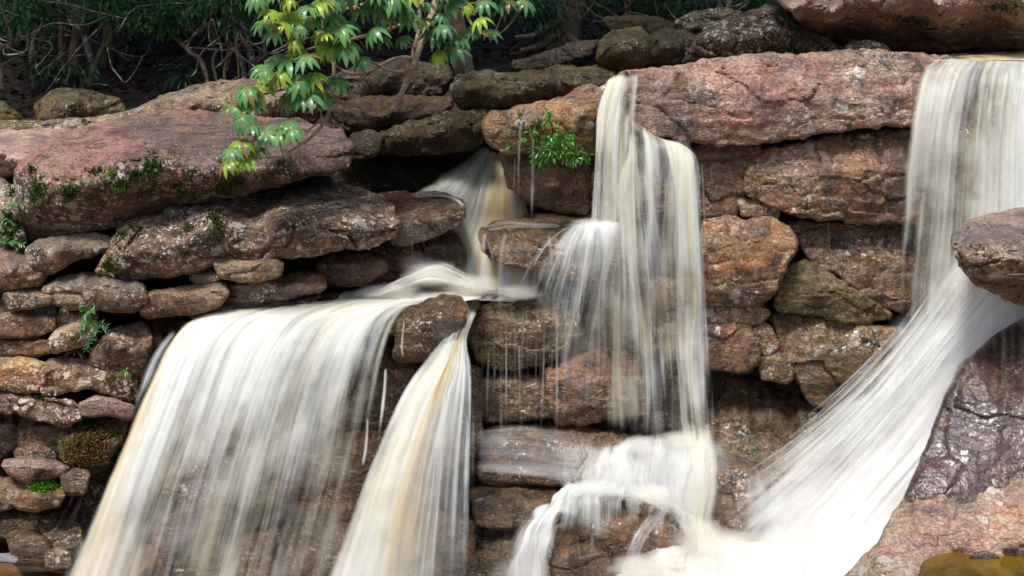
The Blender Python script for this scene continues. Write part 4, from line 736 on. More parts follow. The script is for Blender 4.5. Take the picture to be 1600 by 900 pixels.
G2 = [[(858,784,10.3),(834,794,10.22),(808,824,10.1),(788,872,10.),(768,930,9.92)],[(866,786,10.28),(846,798,10.18),(826,830,10.06),(812,876,9.97),(800,930,9.9)],[(874,788,10.26),(858,800,10.14),(844,834,10.02),(838,878,9.95),(832,930,9.9)],[(886,792,10.22),(872,804,10.08),(866,838,9.98),(864,878,9.93),(862,930,9.9)]]
sheet('veil', [[(886,756,10.6),(872,766,10.45),(862,782,10.35),(856,804,10.28)],[(906,754,10.6),(894,766,10.42),(886,784,10.3),(882,808,10.24)],[(926,756,10.58),(914,768,10.38),(908,788,10.24),(906,816,10.18)]], [[.6,.7,.6],[.8,.85,.7],[.8,.8,.6],[.6,.6,.4]], W_WHITE, f6, eu=.2, ev=(.2,.2))
sheet('veil', G2, [[.4,.5,.6,.5],[.6,.7,.8,.65],[.65,.8,.85,.65],[.65,.75,.8,.55],[.65,.75,.8,.55]], W_WHITE, f6, nu=70, eu=.2, ev=(.2,.02), jit=12)
mist(f6, 800, 895, 9.9, (.25, .14, .2), MIST)
sheet('veil', [[(900,762,10.55),(902,775,10.4),(905,800,10.3),(908,830,10.2)],[(930,762,10.55),(926,775,10.4),(920,800,10.3),(914,830,10.2)]], [[.5,.6],[.8,.8],[.7,.6],[.4,.3]], W_THIN, f6)
sheet('foam', [[(880,775,10.5),(920,768,10.5),(980,772,10.45),(1030,785,10.4),(1080,815,10.35),(1100,850,10.3)],[(900,785,10.3),(940,778,10.3),(985,784,10.2),(1030,797,10.15),(1070,825,10.15),(1090,860,10.15)]], [[.2,.4,.5,.5,.5,.3],[.1,.25,.3,.3,.3,.15]], W_WHITE, f6, rope=.02, eu=.3, ev=(.3,.3))
G3 = [[(1020,800,10.12),(1004,812,9.98),(985,845,9.88),(962,910,9.82)],[(1048,805,10.1),(1025,816,9.95),(1005,850,9.85),(990,910,9.8)]]
sheet('veil', G3, [[.2,.2],[.5,.5],[.5,.45],[.4,.4]], W_THIN, f6, nu=40, eu=.35, ev=(.25,.05))
sheet('veil', [[(1030,650,11.1),(1034,700,10.75),(1036,770,10.5),(1034,850,10.35)],[(1062,650,11.1),(1066,700,10.7),(1068,770,10.45),(1066,855,10.3)],[(1092,650,11.1),(1096,700,10.7),(1098,770,10.45),(1096,855,10.3)],[(1118,650,11.15),(1122,700,10.75),(1124,770,10.5),(1122,855,10.35)]], [[.3,.5,.6,.3],[.5,.75,.85,.4],[.5,.75,.85,.4],[.6,.85,.9,.5]], W_CURT, f6, eu=.2, ev=(.3,.1))
sheet('veil', [[(850,690,11.2),(846,720,11.1),(840,765,10.95)],[(900,692,11.15),(896,720,11.0),(892,770,10.8)],[(950,694,11.1),(946,725,10.9),(942,775,10.6)],[(1000,690,11.),(998,725,10.75),(996,785,10.4)]], [[.2,.35,.5,.6],[.25,.42,.6,.7],[.2,.4,.55,.65]], W_SPRAY, f6, eu=.25, ev=(.25,.15), jit=12)
sheet('foam', [[(880,752,10.7),(868,772,10.35),(852,796,10.15),(838,822,10.08)],[(918,748,10.7),(911,768,10.3),(904,788,10.0),(896,850,9.9)],[(965,750,10.7),(962,769,10.3),(958,788,9.96),(952,852,9.86)],[(1015,758,10.7),(1014,780,10.3),(1012,800,9.96),(1008,856,9.86)],[(1058,780,10.6),(1062,800,10.25),(1064,824,10.),(1064,866,9.92)],[(1090,800,10.5),(1092,820,10.25),(1092,842,10.1),(1092,868,10.05)]], [[.5,.7,.7,.7,.7,.6],[.8,.9,.8,.85,.9,.6],[.7,.6,.42,.5,.7,.5],[.6,.42,.26,.34,.5,.4],[.4,.3,.18,.24,.4,.3]], W_SPRAY, f6, eu=.08, ev=(.2,.3), jit=8)
sheet('foam', [[(872,764,10.5),(862,782,10.28)],[(915,758,10.5),(908,776,10.2)],[(965,760,10.5),(962,777,10.18)],[(1015,769,10.5),(1014,789,10.18)],[(1060,792,10.45),(1064,812,10.2)]], [[.5,.6,.6,.6,.4],[.4,.5,.42,.5,.3]], W_WHITE, f6, eu=.1, ev=(.3,.4), jit=8)
mist(f6, 1000, 694, 10.75, (.2, .2, .09), FROTH); mist(f6, 1062, 686, 10.75, (.24, .2, .08), FROTH); mist(f6, 1110, 700, 10.7, (.22, .2, .09), MIST); mist(f6, 965, 722, 10.7, (.26, .2, .12), MIST); mist(f6, 1040, 720, 10.6, (.4, .2, .22), MIST)
mist(f6, 950, 764, 10.4, (.38, .3, .08), MIST); mist(f6, 1020, 774, 10.35, (.3, .28, .09), FROTH); mist(f6, 970, 748, 10.6, (.5, .22, .12), MIST); mist(f6, 1085, 838, 10.2, (.34, .25, .2), FROTH); mist(f6, 1080, 765, 10.4, (.36, .2, .36), MIST)
strands('strand', [([(1010,828,9.95),(1011,850,9.93),(1012,880,9.93)],2.5,.5),([(1028,830,9.95),(1029,850,9.93),(1030,885,9.93)],2,.5),([(992,826,9.95),(990,850,9.93),(988,880,9.93)],2,.6),([(930,814,10.),(926,840,9.95),(924,870,9.95)],3,.75),([(890,842,9.85),(885,870,9.85),(883,900,9.85)],3,.45),([(905,846,9.85),(906,880,9.85),(906,910,9.85)],3,.6),
   ([(1045,835,9.95),(1048,860,9.93),(1050,890,9.93)],4,.5),([(820,790,10.8),(812,850,10.7),(808,905,10.6)],8,.4)] + spread(G1, 14, 1.5, 4, .4, .8, seed=9), W_WHITE, f6)
sheet('spray', [[(745,672,11.1),(820,664,11.2),(880,668,11.2),(950,684,11.1)],[(745,690,11.),(820,690,11.),(880,700,11.),(950,710,10.95)],[(745,740,10.95),(820,745,10.95),(880,755,10.95),(940,760,10.9)]], [[.3,.4,.6,.7],[.2,.3,.5,.55],[.1,.1,.3,.4]], W_THIN, f6)

# right fall
Rr_ = [[(1452,93,12.25),(1452,97,11.9),(1436,120,11.7),(1422,200,11.5),(1408,350,11.4),(1398,480,11.35),(1392,640,11.3)],
       [(1485,93,12.25),(1485,97,11.9),(1470,120,11.68),(1456,200,11.48),(1442,350,11.38),(1430,480,11.33),(1422,640,11.3)],
       [(1530,94,12.25),(1530,98,11.9),(1520,122,11.66),(1508,200,11.46),(1496,350,11.36),(1485,480,11.3),(1480,640,11.25)],
       [(1575,95,12.25),(1575,99,11.9),(1570,124,11.66),(1560,200,11.46),(1552,350,11.36),(1545,480,11.3),(1540,640,11.25)],
       [(1630,96,12.25),(1630,100,11.9),(1628,126,11.66),(1622,200,11.46),(1618,350,11.36),(1615,480,11.3),(1612,640,11.25)],
       [(1720,96,12.25),(1720,100,11.9),(1720,126,11.66),(1718,200,11.46),(1716,350,11.36),(1714,480,11.3),(1712,640,11.25)]]
f7 = fall('right fall, tall straight white curtain streaming from the lip at upper right', P(1520, 640, 11.5))
sheet('veil', Rr_, [[.6,.75,.7,.75,.8,.9],[.75,.52,.48,.5,.6,.9],[.72,.45,.36,.46,.7,1.],[.6,.42,.42,.7,1.1,1.2],[.5,.5,.6,1.,1.3,1.3],[.3,.5,.7,1.1,1.3,1.3]], W_CURT, f7, [[.1,.1,.2,.2,.3,.3],[0,0,.15,.15,.2,.1],[0,0,.1,0,0,0],[0,0,0,0,0,0]], nu=130)
sheet('veil', Rr_, [[.3,.4,.4,.45,.4,.4],[.35,.36,.34,.4,.45,.5],[.4,.34,.3,.4,.5,.6],[.3,.28,.26,.45,.75,.8],[.25,.38,.45,.7,.9,1],[.1,.3,.5,.8,1,1]], W_WHITE, f7, nu=130, dY=-.1, rope=.06)
strands('strand', spread(Rr_, 26, 1.5, 5, .45, .9, 0, .75, (0, .5), (.5, .95), seed=11), W_FALL, f7)
sheet('water_sheet', [[(1415,90,13.0),(1480,84,13.3),(1560,80,13.5),(1720,78,13.5)],[(1448,96,11.95),(1500,95,11.95),(1570,95,11.95),(1720,95,11.95)]], [[.4,.6,.6,.6],[.6,.7,.7,.7]], W_FOAM, f7, [[.5,.6,.6,.6],[.4,.7,.6,.5]], rope=.01)

# white torrent
T1 = [[(1600,250,11.2),(1480,400,11.1),(1405,510,11.0),(1320,600,10.95),(1210,690,10.85),(1090,770,10.75)],
      [(1660,280,11.),(1540,400,10.95),(1450,520,10.9),(1370,620,10.8),(1270,720,10.7),(1150,830,10.6)],
      [(1700,330,10.9),(1590,430,10.85),(1500,530,10.8),(1415,640,10.7),(1325,750,10.6),(1220,860,10.5)],
      [(1760,390,10.7),(1660,460,10.7),(1565,545,10.65),(1480,655,10.6),(1390,770,10.5),(1295,880,10.4)],
      [(1780,440,10.55),(1700,490,10.55),(1620,565,10.5),(1540,670,10.45),(1460,790,10.4),(1360,900,10.3)],
      [(1800,470,10.4),(1740,520,10.4),(1670,590,10.35),(1600,690,10.3),(1530,810,10.25),(1440,930,10.2)]]
f8 = fall('blinding white torrent sweeping diagonally down behind the purple rock', P(1300, 890, 10.5))
sheet('veil', T1, [[.5,1.2,1.4,1.5,1.5,1.5],[.5,1.1,1.5,1.6,1.6,1.6],[.42,.9,1.5,1.6,1.6,1.6],[.36,.62,1.15,1.6,1.6,1.6],[.32,.5,.95,1.5,1.6,1.6],[.3,.48,.9,1.5,1.6,1.6]], W_TORR, f8, nu=140, ev=(.2,.01), eu=.38, jit=12)
sheet('veil', T1, [[.8]*6,[.4,.8,1.,1.2,1.2,1.2],[.25,.5,.9,1.2,1.2,1.2],[.15,.3,.5,1.,1.2,1.2],[.12,.24,.4,.8,1.2,1.2],[.1,.2,.35,.8,1.2,1.2]], W_TORR, f8, nu=140, dY=-.1, rope=.02, ev=(.2,.02), eu=.2)
mist(f8, 1440, 540, 10.9, (.4, .3, .4), MIST)
T0 = [[(1470,470,11.3),(1400,540,11.2),(1315,618,11.1),(1220,690,11.),(1130,745,10.9)],[(1480,490,11.2),(1400,570,11.05),(1318,650,10.95),(1228,728,10.85),(1140,795,10.75)],
      [(1490,510,11.1),(1410,600,10.95),(1325,685,10.85),(1235,765,10.7),(1150,830,10.6)],[(1500,530,11.),(1430,625,10.85),(1355,715,10.75),(1280,800,10.6),(1215,860,10.5)]]
sheet('spray', T0, [[.5,.8,1.,1.],[.46,.7,.9,1.1],[.36,.55,.78,1.],[.28,.46,.66,.9],[.2,.36,.55,.8]], W_SPRAY, f8, nu=120, eu=.3, ev=(.2,.2), dY=-.05)
strands('spray', spread(T0, 80, 1.2, 3.6, .3, .7, 0, 1, (.05, .5), (.6, 1.), dY=-.1, seed=15), W_SPRAY, f8, raw=True)
strands('spray', spread(T1, 70, 1.5, 5., .25, .6, 0, .42, (.2, .65), (.6, 1.), dY=-.14, seed=13), W_SPRAY, f8, raw=True)

# foam pool under the torrent
f9 = tag(empty('foam_pool', P(1150, 890, 10.4)), 'white foaming pool at the foot of the torrent', kind='structure')
def pool(y0, y1, n=4): return [[(x, y, float(Yz(y, .28))) for x in (900, 960, 1040, 1120, 1200, 1280, 1360, 1440)] for y in np.linspace(y0, y1, n)]
FP = pool(838, 960); 
sheet('foam', FP, [[0,0,.2,.8,.9,1,1,1],[0,.5,.95,1,1,1,1,1],[.2,.9,1,1,1,1,1,1],[.3,1,1,1,1,1,1,1]], W_FOAM, f9, rope=0., ruf=.05, nv=90, nu=120)
sheet('foam', [[(960,880,10.0),(1040,852,10.2),(1120,846,10.3),(1200,838,10.4),(1290,842,10.4),(1360,860,10.3)],[(960,905,9.9),(1040,880,10.),(1120,872,10.1),(1200,866,10.1),(1290,872,10.1),(1360,890,10.)],[(960,960,9.75),(1040,960,9.75),(1120,960,9.75),(1200,960,9.75),(1290,960,9.75),(1360,960,9.75)]], [[0,.4,.6,.7,.8,.7],[.3,.9,.9,.9,1,1],[.6,1,1,1,1,1]], W_FOAM, f9, ruf=.06, nv=60)
mist(f9, 1130, 850, 10.25, (.5, .25, .16), FROTH); mist(f9, 1250, 850, 10.3, (.5, .25, .14), FROTH); mist(f9, 1000, 885, 9.9, (.35, .2, .12), FROTH); mist(f8, 1260, 800, 10.5, (.35, .2, .3), MIST)
# small white trickle and foam on the amber pool
sheet('foam', [[(-40,880,10.5),(40,878,10.5),(110,882,10.45)],[(-40,905,10.2),(50,902,10.2),(110,905,10.2)]], [[.3,.25,.3],[.1,.15,.1]], W_THIN, f9, rope=0)
sheet('foam', [[(-20,862,10.5),(0,864,10.5),(25,862,10.45)],[(-20,878,10.3),(0,878,10.3),(25,880,10.3)]], [[.8,.7,.5],[.7,.7,.4]], W_THIN, f9, rope=0)
# rock pool on the purple rock
q = np.array([(1400,850),(1760,850),(1760,930),(1400,930)], float)
tag(meshobj('rock_pool', P(q[:, 0], q[:, 1], Yz(q[:, 1], 1.372)), [tuple(range(len(q)))[::-1]], POOL_OLIVE), 'shallow olive yellow pool lying in the top of the purple rock', kind='structure')
rock('small grey stone standing in the olive pool at the lower right', [(1512,872),(1522,864),(1540,860),(1556,866),(1564,872),(1540,878)], 8.35, 'purp', name='boulder', group=GR, R=.05, T=.2, tint=(1.,1.05,1.1), grow=0)

# ------------------------------------------------------------------ plants
def unit(a): return a / (np.linalg.norm(a, axis=-1, keepdims=True) + 1e-9)
def leaf_arrays(base, d, n, L, W, col, droop=.3, ns=3, fold=.25, basecol=None):
    """many folded, drooping leaves at once: 3 verts per station"""
    N = len(base); d = unit(d); s = unit(np.cross(d, n)); n = unit(np.cross(s, d)); L = np.broadcast_to(L, N); W = np.broadcast_to(W, N)
    t = np.linspace(0, 1, ns + 1); wp = np.sin(np.pi * np.clip(t, 0.03, .99) ** .85) ** .8
    V = np.zeros((N, ns + 1, 3, 3)); pos = base.copy(); ang = 0.
    for i in range(ns + 1):
        if i:
            ang += droop / ns; dd = unit(d * np.cos(ang) - n * np.sin(ang) - np.array([0, 0, .25 * droop * i / ns])); pos = pos + dd * (L / ns)[:, None]
        w_ = (W * wp[i] * .5)[:, None]
        V[:, i, 1] = pos; V[:, i, 0] = pos + s * w_ - n * w_ * -fold; V[:, i, 2] = pos - s * w_ + n * w_ * fold
    a = np.arange((ns + 1) * 3).reshape(ns + 1, 3)
    f = np.concatenate([np.stack([a[:-1, 0], a[:-1, 1], a[1:, 1], a[1:, 0]], -1), np.stack([a[:-1, 1], a[:-1, 2], a[1:, 2], a[1:, 1]], -1)])
    F = (f[None] + (np.arange(N) * (ns + 1) * 3)[:, None, None]).reshape(-1, 4)
    Cc = np.repeat(np.asarray(col)[:, None], (ns + 1) * 3, 1)
    if basecol is not None: Cc[:, 0:3] = basecol; Cc[:, 4::3] = Cc[:, 4::3] * .7 + .3 * np.array([.26, .36, .10])
    Cc = Cc.reshape(-1, 3)
    return V.reshape(-1, 3), F, Cc
def leaves(name, parts, mat=None, parent=None, origin=None):
    VV, FF, CC, n0 = [], [], [], 0
    for v, f, c in parts: VV.append(v); FF.append(f + n0); CC.append(c); n0 += len(v)
    return meshobj(name, np.concatenate(VV), np.concatenate(FF), mat or LEAF, origin, parent, attrs=dict(col=np.concatenate(CC)))
def tube(name, pts, r0, r1, mat, parent, n=None, sides=7, wob=.0):
    A = catmull(np.asarray(pts, float), n or max(8, len(pts) * 5)); k = len(A)
    if wob: A = A + wob * np.c_[pn(A * 3.1), pn(A * 3.1 + 7), pn(A * 3.1 + 19)]
    d = unit(np.gradient(A, axis=0)); ref = np.array([.3, .9, .2]); s = unit(np.cross(d, ref)); t = np.cross(s, d)
    th = np.linspace(0, 2 * np.pi, sides, endpoint=False); r = np.linspace(r0, r1, k) * (1 + .18 * pn(A * 9))
    V = A[:, None] + r[:, None, None] * (np.cos(th)[None, :, None] * s[:, None] + np.sin(th)[None, :, None] * t[:, None])
    F = []
    for i in range(k - 1):
        for j in range(sides):
            j2 = (j + 1) % sides; F.append((i * sides + j, i * sides + j2, (i + 1) * sides + j2, (i + 1) * sides + j))
    F += [tuple(range(sides))[::-1], tuple((k - 1) * sides + j for j in range(sides))]
    return meshobj(name, V.reshape(-1, 3), F, mat, parent=parent)
def PP(pts): return [P(*p) for p in pts]
def greens(n, base, var=.25, r=rng): return np.asarray(base) * (1 + var * r.normal(size=(n, 1))).clip(.35, 2) * (1 + .12 * r.normal(size=(n, 3))).clip(.5, 1.6)

# the umbrella leaved tree hanging over the rocks
ut = tag(empty('umbrella_tree', P(728, 128, 14.3)), 'tree with glossy umbrella shaped leaf whorls hanging over the huge pink rock', 'tree')
tube('trunk', PP([(728,128,14.3),(716,60,13.9),(700,-40,13.4),(690,-160,13.)]), .12, .07, BARK_BRANCH, ut)
BR = [([(700,-60,13.3),(678,10,12.5),(660,60,12.1),(650,90,12.),(640,112,11.95),(627,148,11.9),(607,175,11.8),(580,179,11.75),(562,166,11.7),(542,163,11.65),(521,154,11.5)], .036, .022),
      ([(690,-60,13.2),(662,-10,12.5),(655,25,12.3),(654,45,12.2),(646,80,12.05),(638,112,11.97)], .028, .016),
      ([(648,92,12.03),(630,90,11.95),(610,95,11.9),(592,104,11.85),(568,115,11.8),(545,114,11.75),(522,100,11.7),(508,90,11.6)], .02, .01),
      ([(641,106,11.95),(622,111,11.9),(600,108,11.85),(582,98,11.8)], .018, .009),
      ([(525,-40,12.),(522,40,11.7),(521,104,11.6),(520,132,11.5),(519,158,11.48),(512,184,11.4),(495,204,11.25),(476,220,11.1),(450,236,10.95),(420,246,10.85),(385,248,10.7)], .024, .009),
      ([(654,32,12.2),(610,44,11.9),(560,58,11.7),(505,72,11.4),(455,84,11.2),(415,96,11.05)], .02, .008),
      ([(520,132,11.5),(484,128,11.3),(450,138,11.15),(415,146,11.),(385,158,10.85)], .014, .007),
      ([(505,-60,11.9),(506,10,11.6),(503,58,11.4)], .015, .009),
      ([(512,184,11.4),(495,192,11.2),(478,205,11.1)], .012, .007),
      ([(690,-60,13.1),(720,-5,12.6),(738,40,12.4),(770,60,12.3)], .024, .01),
      ([(738,40,12.4),(725,70,12.2),(700,82,12.1)], .012, .007),
      ([(655,-60,12.4),(600,-10,12.),(540,15,11.8),(470,30,11.5),(430,50,11.3)], .02, .008)]
for p_, a_, b_ in BR: tube('limb', PP(p_), a_, b_, BARK_BRANCH, ut, wob=.012)
bpts = np.concatenate([catmull(np.asarray(p_, float), 30) for p_, _, _ in BR])
RS = [(630,19,30),(562,22,28),(585,15,28),(600,32,28),(530,55,30),(582,55,30),(540,80,32),(547,45,24),(595,65,26),(630,65,26),(566,100,28),(685,90,30),(710,87,30),(717,65,26),(737,52,26),(765,57,28),(757,12,28),(790,10,26),(750,38,22),
      (443,43,28),(460,70,28),(467,85,26),(477,98,28),(495,92,28),(510,82,26),(500,57,26),(507,60,24),(450,105,28),(430,100,26),(410,115,26),(422,125,28),(437,125,26),(487,130,28),(467,137,28),(480,160,30),(505,160,28),(450,160,28),(527,135,26),(497,147,24),(457,212,28),(415,220,28),(435,215,26),(450,200,24),(405,147,26),(385,150,26),(390,170,28),(362,175,28),(375,195,28),(395,207,28),(360,245,28),(377,232,26),(355,262,28),(385,257,28),(402,240,26),
      (420,25,26),(412,45,24),(428,60,26),(480,20,28),(500,10,28),(520,8,28),(545,5,30),(610,5,30),(640,0,28),(665,12,26),(470,48,26),(485,40,26),(515,32,28),(690,30,26),(705,12,28),(680,60,26),(730,15,26),(660,38,24),(820,12,24),(560,-10,30),(595,-12,30),(450,5,28),(700,-15,28),(770,-10,28),(640,-30,30),(520,-25,30),(430,-5,26),(400,5,26)]
r_ = np.random.default_rng(21); parts = []; tw = []
for i in range(24): RS.append((r_.uniform(425, 700), r_.uniform(-60, 95), r_.uniform(24, 30)))
for (x, y, sz) in RS:
    sz *= r_.uniform(.72, 1.2)
    Y = 10.55 + (x - 350) * .0034 + r_.uniform(-.15, .15) - (.2 if y > 200 else 0)
    c = P(x, y - sz * .35, Y); k = r_.integers(9, 13); L = sz * 1.0 / FPX * Y * 1.08
    ax = unit(np.array([r_.normal(-.05, .22), r_.normal(-.55, .2), 1.])); e1 = unit(np.cross(ax, [0, 1, .3])); e2 = np.cross(ax, e1)
    ph = r_.uniform(0, 6.28) + np.arange(k) * 2 * np.pi / k + r_.normal(0, .1, k); up = r_.uniform(-.1, .25)
    d = np.cos(ph)[:, None] * e1 + np.sin(ph)[:, None] * e2 + ax * up
    young = r_.random() < (.36 if x < 560 else .12)
    col = greens(k, (.30, .46, .03) if young else ((.085, .27, .085) if x < 640 else (.055, .20, .085)), .14, r_)
    bad = r_.random(k); col = np.where((bad < .05)[:, None], np.array([.22, .13, .03]), col)
    parts.append(leaf_arrays(c + d * L * .06, d, np.broadcast_to(ax, d.shape), L * r_.uniform(.82, 1.1, k), L * r_.uniform(.25, .33, k), col, r_.uniform(.8, 1.35), 5, .22, (.30, .30, .05)))
    j = np.argmin(((bpts[:, :2] - (x, y)) ** 2).sum(1)); b0 = P(*bpts[j]); mid = (b0 + c) / 2 - np.array([0, 0, .05]); tw.append((b0, mid, c))
leaves('crown', parts, LEAF, ut)
for a_, m_, c_ in tw: tube('twig', [a_, m_, c_], .009, .005, BARK_BRANCH, ut, n=6, sides=5)
for (x, y, Y) in [(716, 8, 12.), (600, 171, 11.7), (455, 60, 11.1), (412, 165, 10.9), (408, 180, 10.85), (550, 8, 11.6), (605, 8, 11.8)]:
    n = 26; b = P(x, y, Y) + r_.normal(0, .035, (n, 3))
    leaves('blossom', [leaf_arrays(b, r_.normal(size=(n, 3)), r_.normal(size=(n, 3)), .022, .02, greens(n, (.45, .36, .03), .15, r_), .2, 2)], MOSS, ut)

# forest trees behind the rocks
def blob(c, rad, n, L, col, r, droop=.5, flat=.6, out=1.):
    q = r.normal(size=(n, 3)); q = unit(q) * (r.random((n, 1)) ** .4) * rad * np.array([1, 1, flat]); d = unit(q) * out + r.normal(0, .5, (n, 3)) + np.array([0, -.2, -.25])
    return leaf_arrays(np.asarray(c) + q, d, np.array([0, -.25, 1]) + r.normal(0, .45, (n, 3)), L * r.uniform(.7, 1.3, n), L * r.uniform(.3, .42, n), greens(n, col, .35, r), droop, 2)
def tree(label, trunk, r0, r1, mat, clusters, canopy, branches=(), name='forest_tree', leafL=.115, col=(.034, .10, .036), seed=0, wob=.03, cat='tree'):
    r = np.random.default_rng(500 + seed); b = P(*trunk[0]); b[2] = min(b[2], forest_z(b[0], b[1]) - .05) if b[1] > 15.3 else b[2]
    t = tag(empty(name, b), label, cat, 'trees of the dark forest edge')
    tp = [b] + PP(trunk[1:]); top = tp[-1] + np.array([r.normal(0, .6), r.normal(0, .4) , canopy[0] - tp[-1][2] if canopy else 1.5])
    if canopy: tp.append(top)
    tube('trunk', tp, r0 * .72, r1 * .72, mat, t, wob=wob)
    for k in range(5):
        i_ = r.integers(0, max(1, len(trunk) - 1)); a0 = P(*trunk[i_]) * .4 + P(*trunk[i_ + 1]) * .6 if len(trunk) > i_ + 1 else tp[i_]; e0 = a0 + np.array([r.normal(0, .7), -abs(r.normal(0, .3)) - .1, r.normal(.15, .5)])
        tube('twig', [a0, (a0 + e0) / 2 + r.normal(0, .12, 3), e0, e0 + r.normal(0, .25, 3)], .014, .006, BARK_PALE, t, wob=.03, sides=5)
    for p_, a_, b_ in branches: tube('branch', PP(p_), a_, b_, mat, t, wob=.02)
    ps = [blob(P(x, y - 8, Y), rad, int(n * 1.25), leafL, col, r) for (x, y, Y, rad, n) in clusters]
    if canopy:
        for k in range(7): ps.append(blob(top + r.normal(0, 1.1, 3) * (1.3, 1.1, .5), 1.6, 190, .42, (.03, .07, .02), r, .5, .5))  # unseen upper crown with oversized leaves, added to shade the forest below
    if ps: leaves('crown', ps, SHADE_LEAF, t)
    return t
tree('leaning tree with pale mottled trunk rising behind the lichened olive boulder', [(149,150,17.),(146,112,17.),(136,72,17.),(124,46,17.),(112,22,17.),(100,-5,17.)], .075, .05, BARK_PALE, [(60,10,16.6,.5,170),(40,-20,16.5,.7,200),(165,-5,16.6,.5,160)], (9.,), seed=1)
tree('short mossy curved stem in front of the dark slope beside the pale leaning trunk', [(139,150,16.4),(141,124,16.4),(149,98,16.4),(160,78,16.4),(171,66,16.4),(173,44,16.5),(168,20,16.5)], .06, .035, BARK_MOSS, [(165,8,16.2,.45,200),(200,18,16.2,.45,170),(215,35,16.1,.3,90)], None, seed=2)
tree('straight grey green trunk just right of the mossy curved stem', [(166,156,17.6),(164,100,17.6),(166,40,17.6),(160,-10,17.6)], .09, .07, BARK_MOSS, [(240,5,17.,.6,220),(190,-20,17.,.6,150)], (9.5,), seed=3)
tree('twin stemmed brown tree standing left of the pale leaning trunk', [(101,148,17.2),(100,112,17.2),(97,60,17.3),(94,-10,17.4)], .11, .08, BARK_BROWN, [(20,30,16.8,.5,170),(5,5,16.8,.6,180)], (10.,), [([(113,148,17.1),(115,115,17.1),(117,80,17.2),(124,30,17.4),(126,-20,17.4)], .09, .06)], seed=4)
tree('crooked tree with white blotched trunk left of the umbrella leaves', [(398,128,15.9),(392,90,15.9),(388,70,15.9),(384,48,15.9),(374,30,15.9),(362,10,16.),(356,-10,16.)], .075, .05, BARK_PALE, [(350,6,15.7,.4,150),(385,-8,15.6,.5,170),(300,15,15.8,.45,180)], (9.,), [([(388,70,15.9),(378,55,15.8),(366,22,15.7),(352,2,15.6)], .035, .02), ([(383,124,15.8),(380,102,15.8),(368,76,15.8),(355,60,15.8)], .04, .022)], seed=5)
tree('thin dead brown branch leaning down to the humped ridge rock', [(332,120,15.7),(318,104,15.8),(300,84,15.9),(286,68,16.),(262,51,16.2),(236,32,16.4)], .045, .028, BARK_BROWN, [(250,30,16.,.4,150),(262,45,16.,.3,80)], None, [([(262,51,16.2),(290,49,16.2),(312,46,16.1),(334,28,16.),(343,8,15.9),(345,-20,15.9)], .025, .02), ([(286,68,16.),(305,56,16.),(318,46,16.)], .02, .014)], 'leaning_branch', seed=6, cat='branch')
tree('mossy vine looped in an arch beside the blotched crooked trunk', [(347,126,15.6),(338,118,15.6),(333,104,15.6),(334,86,15.6),(345,73,15.6),(355,71,15.6),(359,84,15.6),(357,112,15.6)], .03, .022, BARK_MOSS, [], None, [([(353,132,15.5),(352,112,15.5),(355,84,15.6),(353,60,15.7)], .018, .012), ([(345,126,15.6),(360,128,15.5),(372,122,15.5)], .02, .012)], 'hanging_vine', seed=7, cat='vine')
tree('curved brown bough entering from the left edge with dead grey twigs', [(-40,84,15.6),(0,81,15.6),(14,76,15.6),(25,64,15.6),(26,52,15.6)], .05, .02, BARK_BROWN, [(18,30,15.6,.3,80)], None, [([(18,72,15.6),(17,55,15.5),(13,38,15.5),(8,20,15.5)], .02, .01), ([(-10,2,15.4),(4,16,15.4),(8,26,15.4),(18,36,15.4)], .016, .008), ([(4,14,15.4),(16,20,15.4),(30,26,15.4)], .01, .005), ([(2,140,15.6),(3,118,15.6),(-3,105,15.6)], .05, .03)], 'leaning_branch', seed=8, cat='branch')
tree('big dark trunk with tangled roots in the shade above the yellow moss capped boulder', [(880,84,16.),(884,50,16.),(892,10,16.),(896,-40,16.)], .3, .2, BARK_BROWN, [(840,0,15.8,.5,160),(800,5,15.4,.4,150)], (9.5,), [([(884,40,15.9),(850,70,15.6),(815,80,15.3)], .07, .03), ([(884,50,15.9),(905,70,15.6),(925,78,15.3)], .07, .03), ([(876,30,15.8),(838,52,15.4),(806,58,15.1)], .05, .02)], seed=9)
tree('thin straight sapling standing behind the flat mossy slab', [(979,28,16.),(979,10,16.),(980,-20,16.)], .035, .03, BARK_BROWN, [(960,6,16.5,.4,130),(1010,8,16.8,.5,150)], (8.5,), seed=10)
tree('pair of pale thin stems behind the black and white lichened rock', [(1139,22,15.6),(1138,4,15.6),(1140,-20,15.7)], .05, .04, BARK_PALE, [(1090,5,16.2,.5,150),(1180,3,16.,.3,100)], (9.,), [([(1125,20,15.8),(1122,-5,15.8),(1120,-30,15.8)], .03, .02)], seed=11)
tree('dim trunk deep in the forest left of the leaning dead branch', [(283,120,19.),(283,60,19.),(280,10,19.),(278,-30,19.)], .1, .08, BARK_BROWN, [(300,-5,18.5,.7,220)], (10.,), seed=12)
tree('dim slender trunk deep in the forest right of the looped vine', [(335,110,18.),(334,60,18.),(333,20,18.),(333,-20,18.)], .05, .04, BARK_PALE, [(330,30,17.6,.5,130)], (9.5,), seed=13)
tree('grey trunk deep in the forest at the left edge of the picture', [(40,165,18.5),(48,110,18.5),(55,50,18.5),(52,-10,18.5)], .08, .07, BARK_BROWN, [(95,20,18.,.6,200),(70,50,18.,.4,100)], (10.,), seed=14)
tree('thin pale trunk deep in the forest above the gap in the shaded slabs', [(415,110,17.),(412,60,17.),(418,10,17.),(420,-20,17.)], .06, .05, BARK_PALE, [(400,25,16.6,.5,160),(440,-10,16.4,.6,180)], (9.,), seed=15)
r = np.random.default_rng(77)
